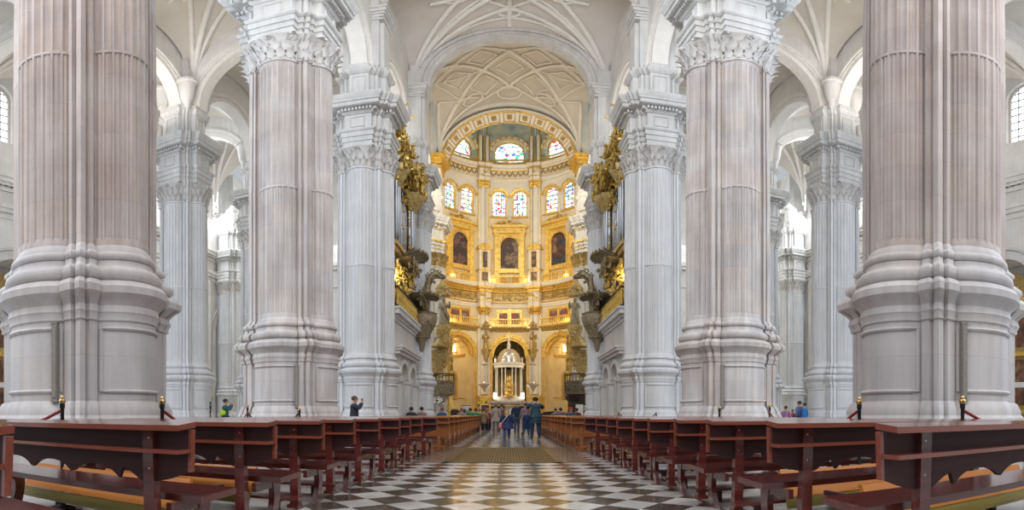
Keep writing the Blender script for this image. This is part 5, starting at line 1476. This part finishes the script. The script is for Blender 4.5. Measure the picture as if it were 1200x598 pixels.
# ------------------------------------------------------------------ people
def skin_obj(name, joints, edges, mat, parent, sub=1):
    me = bpy.data.meshes.new(name+'_src'); ks = list(joints)
    me.from_pydata([joints[k][0] for k in ks], [(ks.index(a), ks.index(b_)) for a, b_ in edges], [])
    ob = bpy.data.objects.new(name+'_src', me); C.objects.link(ob)
    md = ob.modifiers.new('skin', 'SKIN'); md.use_smooth_shade = True
    sm = ob.modifiers.new('sub', 'SUBSURF'); sm.levels = sub; sm.render_levels = sub
    for i, k in enumerate(ks):
        r = joints[k][1]; sv = me.skin_vertices[0].data[i]; sv.radius = r if isinstance(r, tuple) else (r, r); sv.use_root = (i == 0)
    bpy.context.view_layer.update()
    dg = bpy.context.evaluated_depsgraph_get()
    me2 = bpy.data.meshes.new_from_object(ob.evaluated_get(dg)); bpy.data.objects.remove(ob)
    me2.name = name; me2.materials.clear(); me2.materials.append(mat)
    o = bpy.data.objects.new(name, me2); C.objects.link(o); o.parent = parent
    return o
def person(label, loc, rz, h, pose, top, bottom, hair, hairlen=0, coat=0, group=None, skirt=False, cap=None, shoe=(.03, .03, .03), vest=None, wide=1.1):
    t = thing('person', label, 'person', (0, 0, 0), group)
    S = lambda x, y, z: Vector((x*h, y*h, z*h))
    J = {}
    lean = .0
    if pose == 'sit': pz = .36
    elif pose == 'crouch': pz = .22
    else: pz = .52
    J['pel'] = (S(0, 0, pz), .078*h); up = pz-.52
    dy = .03 if pose == 'crouch' else 0
    J['bel'] = (S(0, .0+dy, .60+up), .070*h); J['che'] = (S(0, .005+dy, .72+up), (.088*h, .065*h)); J['col'] = (S(0, .0+dy, .80+up), (.060*h, .05*h))
    J['nek'] = (S(0, .005+dy, .845+up), .031*h); J['hd0'] = (S(0, .018+dy, .885+up), (.042*h, .05*h)); J['hd1'] = (S(0, .02+dy, .935+up), (.050*h, .058*h)); J['hd2'] = (S(0, .012+dy, .972+up), (.036*h, .042*h))
    E = [('pel', 'bel'), ('bel', 'che'), ('che', 'col'), ('col', 'nek'), ('nek', 'hd0'), ('hd0', 'hd1'), ('hd1', 'hd2')]
    arms = {'stand': 'down', 'photo': 'up', 'sit': 'lap', 'push': 'fwd', 'walk': 'down', 'crouch': 'up'}[pose]
    for sd, s in (('l', -1), ('r', 1)):
        J['sh'+sd] = (S(s*.105, dy, .795+up), .038*h)
        if arms == 'down': e, w, hn = S(s*.135, -.02, .64+up), S(s*.14, .03, .50+up), S(s*.138, .05, .455+up)
        elif arms == 'up': e, w, hn = S(s*.15, .09+dy, .72+up), S(s*.075, .16+dy, .87+up), S(s*.045, .17+dy, .905+up)
        elif arms == 'fwd': e, w, hn = S(s*.14, .02, .64+up), S(s*.12, .16, .62+up), S(s*.11, .2, .62+up)
        else: e, w, hn = S(s*.14, .0, .64+up), S(s*.09, .13, .57+up), S(s*.06, .17, .56+up)
        J['el'+sd] = (e, .029*h); J['wr'+sd] = (w, .020*h); J['ha'+sd] = (hn, (.026*h, .016*h))
        E += [('col', 'sh'+sd), ('sh'+sd, 'el'+sd), ('el'+sd, 'wr'+sd), ('wr'+sd, 'ha'+sd)]
        d = (hn-w).normalized(); side = Vector((0, 1, 0)).cross(d)
        if side.length < .2: side = Vector((1, 0, 0)).cross(d)
        side.normalize()
        for i, (off, ln) in enumerate(((-.014, .032), (-.005, .038), (.005, .036), (.014, .028))):
            a = hn+d*.012*h+side*off*h; c = a+d*ln*h*.55; e2 = c+d*ln*h*.4+Vector((0, 0, -.008*h))
            J['f%d0%s' % (i, sd)] = (c, .0062*h); J['f%d1%s' % (i, sd)] = (e2, .0052*h); E += [('ha'+sd, 'f%d0%s' % (i, sd)), ('f%d0%s' % (i, sd), 'f%d1%s' % (i, sd))]
        J['th'+sd] = (hn-side*s*.024*h+d*.004*h, .0068*h); E.append(('ha'+sd, 'th'+sd))
        if pose == 'sit': hp, kn, an, to = S(s*.055, .03, pz-.02), S(s*.075, .24, .285), S(s*.07, .25, .045), S(s*.075, .33, .018)
        elif pose == 'crouch': hp, kn, an, to = S(s*.055, .02, pz), S(s*.09, .22, .27), S(s*.08, .08, .045), S(s*.085, .16, .018)
        elif pose == 'walk': hp, kn, an, to = S(s*.05, 0, .49), S(s*.05, s*.05+.03, .28), S(s*.05, s*.09-.02, .05), S(s*.055, s*.09+.06, .018)
        else: hp, kn, an, to = S(s*.052, 0, .49), S(s*.062, .01, .28), S(s*.068, -.01, .045), S(s*.08, .07, .018)
        J['hp'+sd] = (hp, .056*h); J['kn'+sd] = (kn, .036*h); J['an'+sd] = (an, .024*h); J['to'+sd] = (to, .020*h)
        E += [('pel', 'hp'+sd), ('hp'+sd, 'kn'+sd), ('kn'+sd, 'an'+sd), ('an'+sd, 'to'+sd)]
    body = skin_obj('body', J, E, M['skin'], t)
    # face: nose and ears joined to the head
    fb = MB(); hc = S(0, .02+dy, .925+up)
    fb.sphere(hc+S(0, .062, -.005), .010*h, 6, 1, 1.2, 1.6)
    for s in (-1, 1): fb.sphere(hc+S(s*.052, .0, 0), .014*h, 6, .5, .8, 1.3)
    me = body.data; bm = bmesh.new(); bm.from_mesh(me); n0 = len(bm.verts)
    vv = [bm.verts.new(v) for v in fb.v]
    for f_ in fb.f:
        try: nf = bm.faces.new([vv[i] for i in f_]); nf.smooth = True
        except ValueError: pass
    bm.to_mesh(me); bm.free()
    eb = MB()
    for s in (-1, 1): eb.sphere(hc+S(s*.02, .054, .012), .006*h, 6)
    eb.build('eyes', M['dark'], t, True, origin=(0, 0, 0))
    mb = MB(); mb.sphere(hc+S(0, .056, -.028), .012*h, 6, 1.2, .5, .35); mb.build('mouth', cloth((.4, .12, .1)), t, True, origin=(0, 0, 0))
    def sub(keys, grow): return {k: (J[k][0], tuple(x+grow*h for x in J[k][1]) if isinstance(J[k][1], tuple) else J[k][1]+grow*h) for k in keys}
    tk = ['bel', 'pel', 'che', 'col', 'shl', 'shr', 'ell', 'elr', 'wrl', 'wrr']
    te = [('bel', 'pel'), ('bel', 'che'), ('che', 'col')]+[('col', 'sh'+q) for q in 'lr']+[('sh'+q, 'el'+q) for q in 'lr']+[('el'+q, 'wr'+q) for q in 'lr']
    JJ = sub(tk, .013); JJ['ng'] = (J['col'][0]+(J['nek'][0]-J['col'][0])*.72, .046*h); te.append(('col', 'ng')); JJ['tra'] = ((J['col'][0]+J['shl'][0])/2+S(0, 0, .006), .05*h); JJ['trb'] = ((J['col'][0]+J['shr'][0])/2+S(0, 0, .006), .05*h)
    te = [e for e in te if e not in (('col', 'shl'), ('col', 'shr'))]+[('col', 'tra'), ('tra', 'shl'), ('col', 'trb'), ('trb', 'shr')]
    for q in 'lr': # sleeves end before the wrist
        JJ['wr'+q] = (J['el'+q][0]+(J['wr'+q][0]-J['el'+q][0])*.85, JJ['wr'+q][1])
    if coat:
        JJ['bel'] = (JJ['bel'][0], .093*h); JJ['che'] = (JJ['che'][0], (.108*h, .085*h))
        pass
    skin_obj('coat' if coat else 'shirt', JJ, te, cloth(top), t)
    c0 = J['pel'][0]; r0 = .1 if coat else .092; r1 = (.112 if coat else .102)*(1.45 if skirt else 1)
    if pose not in ('sit', 'crouch') or not coat:
        hb = MB(); lo = -(.06+coat) if coat else -.065
        hb.lathe([(r*h, z*h) for r, z in ((r0*.9, .17), (r0, .12), (r0*.98, .05), ((r0+r1)/2, 0), (r1, lo), (r1*.93, lo), (r0*.6, lo+.03))], c0.x, c0.y, c0.z, 16, lobes=6 if skirt else 0, amp=.03, sy=.78)
        hb.build('hem', cloth(top), t, 50, origin=(0, 0, 0))
    c0 = J['col'][0]; hb = MB(); hb.lathe([(r*h, z*h) for r, z in ((.10, -.055), (.098, -.02), (.078, .012), (.052, .034), (.041, .048), (.03, .046))], c0.x, c0.y, c0.z, 16, sy=.8)
    hb.build('collar', cloth(top), t, 50, origin=(0, 0, 0))
    if vest: 
        q = {k: (JJ[k][0], tuple(x+.006*h for x in JJ[k][1]) if isinstance(JJ[k][1], tuple) else JJ[k][1]+.006*h) for k in ('che', 'bel', 'pel')}
        skin_obj('vest', q, [('che', 'bel'), ('bel', 'pel')], cloth(vest), t)
    bk = ['pel', 'hpl', 'hpr', 'knl', 'knr', 'anl', 'anr']; JB = sub(bk, .010)
    skin_obj('trousers', JB, [('pel', 'hpl'), ('pel', 'hpr'), ('hpl', 'knl'), ('hpr', 'knr'), ('knl', 'anl'), ('knr', 'anr')], cloth(bottom), t)
    for q in 'lr':
        sb = MB(); a, b_ = J['an'+q][0], J['to'+q][0]; sb.tube([a+Vector((0, -.02*h, -.01*h)), (a+b_)/2+Vector((0, 0, -.006*h)), b_+Vector((0, .01*h, 0))], [.028*h, .027*h, .022*h], 8); sb.build('shoe', cloth(shoe), t, True, origin=(0, 0, 0))
    hb = MB(); c = S(0, .004+dy, .945+up)
    hb.sphere(c, .06*h, 12, .95, 1.05, .95)
    if hairlen: hb.tube([c+S(0, -.03, -.0), c+S(0, -.045, -hairlen*.5), c+S(0, -.05, -hairlen)], [.055*h, .06*h, .035*h], 10)
    hb.build('hair', cloth(hair), t, True, origin=(0, 0, 0))
    if cap:
        cb = MB(); cb.lathe([(.066*h, 0), (.066*h, .03*h), (.045*h, .06*h), (0, .068*h)], c.x, c.y, c.z-.002*h, 14); cb.sphere(c+S(0, .07, .004), .04*h, 8, 1, 1, .2); cb.build('cap', cloth(cap), t, True, origin=(0, 0, 0))
    t.location = loc; t.rotation_euler = (0, 0, rz); t.scale = (wide, wide, 1)
    return t
def hold(par_t, name, label, cat, loc, size):
    b = MB(); b.box(loc[0], loc[1], loc[2], *size); b.lathe([(.025, 0), (.025, .04)], loc[0], loc[1], loc[2], 8); tag(b.build(name, M['dark']), label, cat)
# standing in the aisle
c = W2(627.5, 22.3); person('large person in dark teal suit seen from behind, arms raised in the aisle', c, .05, 1.80, 'photo', (.012, .045, .06), (.012, .03, .05), (.02, .015, .012), coat=.10, wide=1.3)
hold(None, 'camera', 'small black camera held up by the large person in the aisle', 'camera', (c.x, c.y+.33, 1.66), (.12, .05, .07))
c = W2(594, 22.0); person('blond child in navy flared coat walking away in the aisle', c, 0, 1.22, 'walk', (.012, .02, .07), (.03, .06, .14), (.42, .26, .12), .16, coat=.12, skirt=True, wide=1.5)
cx = W2(586.5, 21.9)
t = thing('shoulder_bag', 'pink shoulder bag at the left hip of the blond child', 'bag', (cx.x, cx.y, .45))
b = MB(); b.sphere((cx.x, cx.y, .55), .12, 10, .6, 1, 1.2); b.build('pouch', cloth((.75, .18, .17)), t, True); b = MB(); b.tube([(cx.x, cx.y-.08, .62), (cx.x+.2, cx.y-.12, .85), (cx.x+.32, cx.y-.02, 1.02), (cx.x+.2, cx.y+.1, .85), (cx.x, cx.y+.06, .62)], .012, 5); b.build('strap', cloth((.7, .6, .5)), t)
person('person with pale brown top and grey skirt in the aisle, left of the blond child', W2(581, 31.0), .1, 1.68, 'stand', (.42, .34, .31), (.16, .18, .17), (.25, .18, .12), .03, coat=.1, skirt=True)
person('person in brown top standing left of the child near the altar', W2(588, 33.0), -.1, 1.7, 'stand', (.20, .12, .10), (.05, .06, .1), (.1, .06, .04))
person('slim person in navy vest and jeans walking away in the aisle centre', W2(605.5, 28.5), 0, 1.72, 'walk', (.016, .03, .07), (.05, .09, .13), (.35, .3, .28))
person('person in striped purple grey shirt pushing the pushchair', W2(616.5, 25.5), 0, 1.62, 'push', (.25, .16, .19), (.04, .05, .1), (.08, .05, .05))
# pushchair
c = W2(617.5, 23.4); t = thing('pushchair', 'dark blue pushchair in the aisle beside the large person', 'pushchair', tuple(c))
b = MB(); b.hexa([c+Vector(p) for p in ((-.18, -.1, .35), (.2, -.1, .35), (.2, .3, .35), (-.18, .3, .35), (-.18, -.3, .95), (.2, -.3, .95), (.2, -.2, 1.0), (-.18, -.2, 1.0))]); b.sphere(c+Vector((0, -.1, .85)), .2, 10, 1, 1.1, .9); b.build('hood_and_seat', cloth((.012, .03, .10)), t, 40)
b = MB()
for sx in (-.22, .24): b.tube([c+Vector((sx, -.4, 1.05)), c+Vector((sx, .3, .15))], .015, 5); b.tube([c+Vector((sx, .25, .75)), c+Vector((sx, -.3, .12))], .015, 5)
b.build('frame', M['silver'], t)
for sx in (-.22, .24):
    for sy in (-.3, .3): b = MB(); b.tube([c+Vector((sx, sy+.1*math.cos(a), .11+.1*math.sin(a))) for a in [2*PI*i/12 for i in range(12)]], .02, 5, True); b.build('wheel', M['dark'], t)
# photographer by the white pier, staff near left pier, group at right
c = W2(415, 18.0); person('person in dark dress taking a photo beside the white left pier', c, -1.2, 1.72, 'photo', (.03, .035, .05), (.03, .035, .05), (.12, .07, .05), coat=.12)
hold(None, 'camera', 'camera held by the person beside the white left pier', 'camera', (c.x+.28, c.y+.1, 1.58), (.05, .12, .07))
c = W2(264, 19.0); person('crouching person in green and blue jacket with raised camera, far left aisle', c, -.9, 1.72, 'photo', (.03, .12, .12), (.02, .03, .06), (.04, .03, .03), vest=None)
b = MB(); b.sphere((c.x, c.y-.22, 1.1), .14, 10, 1.2, .6, .9); tag(b.build('lime_bag', cloth((.45, .65, .02)), smooth=True), 'lime green bag worn by the person in the far left aisle', 'bag')
for i, (px, col, h, hc, dd) in enumerate(((921, (.35, .18, .30), 1.45, (.1, .06, .05), 21), (929, (.6, .12, .14), 1.3, (.3, .2, .12), 21.4), (937, (.12, .16, .35), 1.7, (.10, .05, .04), 21), (943, (.02, .18, .5), 1.6, (.05, .04, .04), 20.6))):
    person(['short person in mauve top, leftmost of the group at the right aisle', 'small person in bright pink top in the right aisle group', 'tall person in dark blue between pink and bright blue, right aisle group', 'person in bright blue shirt, rightmost of the right aisle group'][i], W2(px, dd), .3*(i-1), h, 'stand', col, (.05, .05, .08), hc)
# seated
seated = [(-1, 482, 24.8, (.02, .035, .05), (.03, .02, .02), 'person in black jacket seated at the far left pews'), (-1, 494, 24.8, (.25, .19, .17), (.05, .03, .02), 'person in grey brown jumper seated beside the one in black jacket'),
    (-1, 518, 27.4, (.03, .10, .28), (.2, .12, .06), 'person in blue top seated under the left pulpit'), (-1, 541, 28.7, (.32, .28, .3), (.28, .18, .1), 'person in light grey top in the left pews'),
    (-1, 551, 28.7, (.02, .22, .10), (.05, .04, .03), 'person in bright green jumper, left of two in green'), (-1, 557.5, 30.0, (.03, .26, .12), (.07, .05, .04), 'person in bright green jumper, right of two in green'),
    (-1, 567, 30.0, (.30, .22, .10), (.1, .06, .04), 'person in tan jacket at the aisle end of a left pew'), (-1, 571.5, 31.3, (.25, .02, .04), (.35, .22, .12), 'person in dark red jacket at the aisle end of a left pew'),
    (-1, 547, 32.6, (.6, .6, .62), (.4, .38, .36), 'pale haired person in white beyond the green jumpers'), (-1, 562, 32.6, (.55, .4, .42), (.25, .2, .18), 'person in pale pink top in a far left pew'),
    (1, 657, 28.4, (.16, .11, .20), (.04, .03, .03), 'person in dark purple top in the right pews'), (1, 651, 29.7, (.18, .15, .13), (.12, .09, .08), 'stooped person in grey brown coat in the right pews'),
    (1, 669, 27.1, (.05, .08, .12), (.3, .3, .3), 'person with red headgear and slate jacket in the right pews'), (1, 676, 29.7, (.10, .03, .05), (.03, .02, .02), 'person in very dark red top beside the red headgear')]
for s, px, d, col, hc, lab in seated:
    p = W2(px, d); p.z = .02
    base = (14.2 if s < 0 else 13.9)
    k = round((d-base-.3)/1.3); d2 = base+k*1.3+.36; p = W2(px, d2); p.z = .02
    person(lab, p, rnd.uniform(-.2, .2), 1.66 if 'pale haired' not in lab else 1.6, 'sit', col, (.04, .04, .06), hc, cap=(.65, .02, .04) if 'red headgear' in lab and 'slate' in lab else None)

# candlestick by left wall pier, confessional/altar bits in left aisle
b = MB(); c = W2(246.5, 19.5); b.lathe([(.14, 0), (.14, .04), (.03, .1), (.025, 1.1), (.07, 1.15), (.02, 1.2), (.05, 1.35), (.02, 1.5), (.06, 1.6)], c.x, c.y, 0, 10); tag(b.build('iron_candle_stand', M['iron'], smooth=40), 'slim black iron stand beside the left aisle pier', 'stand')

# ------------------------------------------------------------------ light
w = bpy.data.worlds.new('overcast_light'); sc.world = w; w.use_nodes = True
bg = w.node_tree.nodes['Background']; bg.inputs[0].default_value = (.90, .95, 1.0, 1); bg.inputs[1].default_value = LW
def area(name, loc, tgt, sx, sy, e, col):
    l = bpy.data.lights.new(name, 'AREA'); l.shape = 'RECTANGLE'; l.size = sx; l.size_y = sy; l.energy = e; l.color = col
    o = bpy.data.objects.new(name, l); C.objects.link(o); o.location = loc
    o.rotation_euler = (Vector(tgt)-Vector(loc)).to_track_quat('-Z', 'Y').to_euler(); return o
def point(name, loc, e, col, r=.25):
    l = bpy.data.lights.new(name, 'POINT'); l.energy = e; l.color = col; l.shadow_soft_size = r
    o = bpy.data.objects.new(name, l); C.objects.link(o); o.location = loc; return o
WARM = (1, .80, .50); SOFT = (1, .93, .82); COOL = (.86, .93, 1.0)
# unseen fill lights added out of frame to brighten the nave piers
area('nave_daylight', (0, -4, 17), (0, 22, 12), 14, 10, 1500, (1, .91, .84))
area('nave_daylight', (0, 10, 21), (0, 27, 9), 8, 4, 800, COOL)
for s in (-1, 1):
    area('rear_aisle_daylight', (s*12, -3, 14), (s*15.5, 22, 9), 6, 8, 1250, (.84, .92, 1.0))  # added fill behind the viewer to whiten the aisle piers
    area('near_aisle_daylight', (s*22, 4.5, 12), (s*6, 7, 5), 5, 8, 1150, (.68, .80, 1.0))  # added bluish side fill, tints the outer faces of the nearest piers
# aisle daylight through clerestory windows
for s in (-1, 1):
    area('aisle_daylight', (s*24.3, 25.5, 19.5), (s*12, 25.5, 8), 10, 4, 1400, COOL)
    area('aisle_daylight', (s*24.3, 36, 19.5), (s*14, 38, 8), 10, 4, 1400, COOL)
    area('aisle_end_daylight', (s*15, 45.8, 19.5), (s*14, 25, 9), 10, 4, 1500, COOL)
    area('cornice_floodlight', (s*6.2, 24.0, 17.0), (s*3.0, 26.5, 30), 1.5, 3, 110, SOFT)  # cornice lights are added unseen fill for the vaults, no fitting there
    area('cornice_floodlight', (s*13.4, 17.5, 16.6), (s*10.5, 17.6, 30), 2, 2, 120, SOFT)
    area('cornice_floodlight', (s*16.8, 17.5, 16.6), (s*20, 17.6, 30), 2, 2, 120, SOFT)
    area('cornice_floodlight', (s*4.6, 33.5, 17.0), (s*1.5, 34, 30), 1.2, 3, 110, SOFT)
    area('nave_floodlight', (s*3.8, 30.2, 16.6), (s*1.5, 50, 17), 1.0, 1.0, 160, SOFT)  # added fill turned away from the viewer to brighten the sanctuary
    # unseen fills added behind the triumphal piers to light the rotunda
    area('rotunda_floodlight', (s*5.0, 40.0, 13.8), (-s*2.2, 50, 13), 1.0, 1.2, 130, WARM)
    area('rotunda_floodlight', (s*5.0, 40.0, 20.5), (-s*2.0, 50, 21), 1.0, 1.2, 110, SOFT)
    area('rotunda_floodlight', (s*4.6, 40.4, 6.5), (-s*2.2, 50, 6), .8, 1.2, 100, WARM)
    point('gallery_lamp', (s*1.6, 49.6, 14.4), 14, WARM, .12)  # gallery points are added warm fill, no fittings modelled
    point('gallery_lamp', (s*5.2, 47.3, 14.4), 14, WARM, .12)
    point('gallery_lamp', (s*1.6, 49.7, 10.0), 9, WARM, .12)
    point('gallery_lamp', (s*5.2, 47.4, 10.0), 9, WARM, .12)
    point('organ_lamp', (s*5.2, 23.2, 7.6), 60, (1, .78, .35), .2)  # added warm fill for the organ gilding
    a0 = s*BAY; point('chapel_lamp', (8.5*math.sin(a0), RY+8.5*math.cos(a0), 8.85), 45, (1, .85, .5), .08)  # added fill hidden above the arch, imitates glow from the chapel window
point('dome_lamp', (0, 44.5, 27.2), 130, SOFT, .4)  # added fill to brighten the upper rotunda and dome
sc.view_settings.view_transform = 'Standard'; sc.view_settings.look = 'None'
sc.view_settings.gamma = 1; sc.view_settings.exposure = EXPO
sc.view_settings.use_curve_mapping = False
sc.cycles.use_denoising = True
sc.cycles.max_bounces = 8; sc.cycles.diffuse_bounces = 4
sc.cycles.sample_clamp_indirect = 6
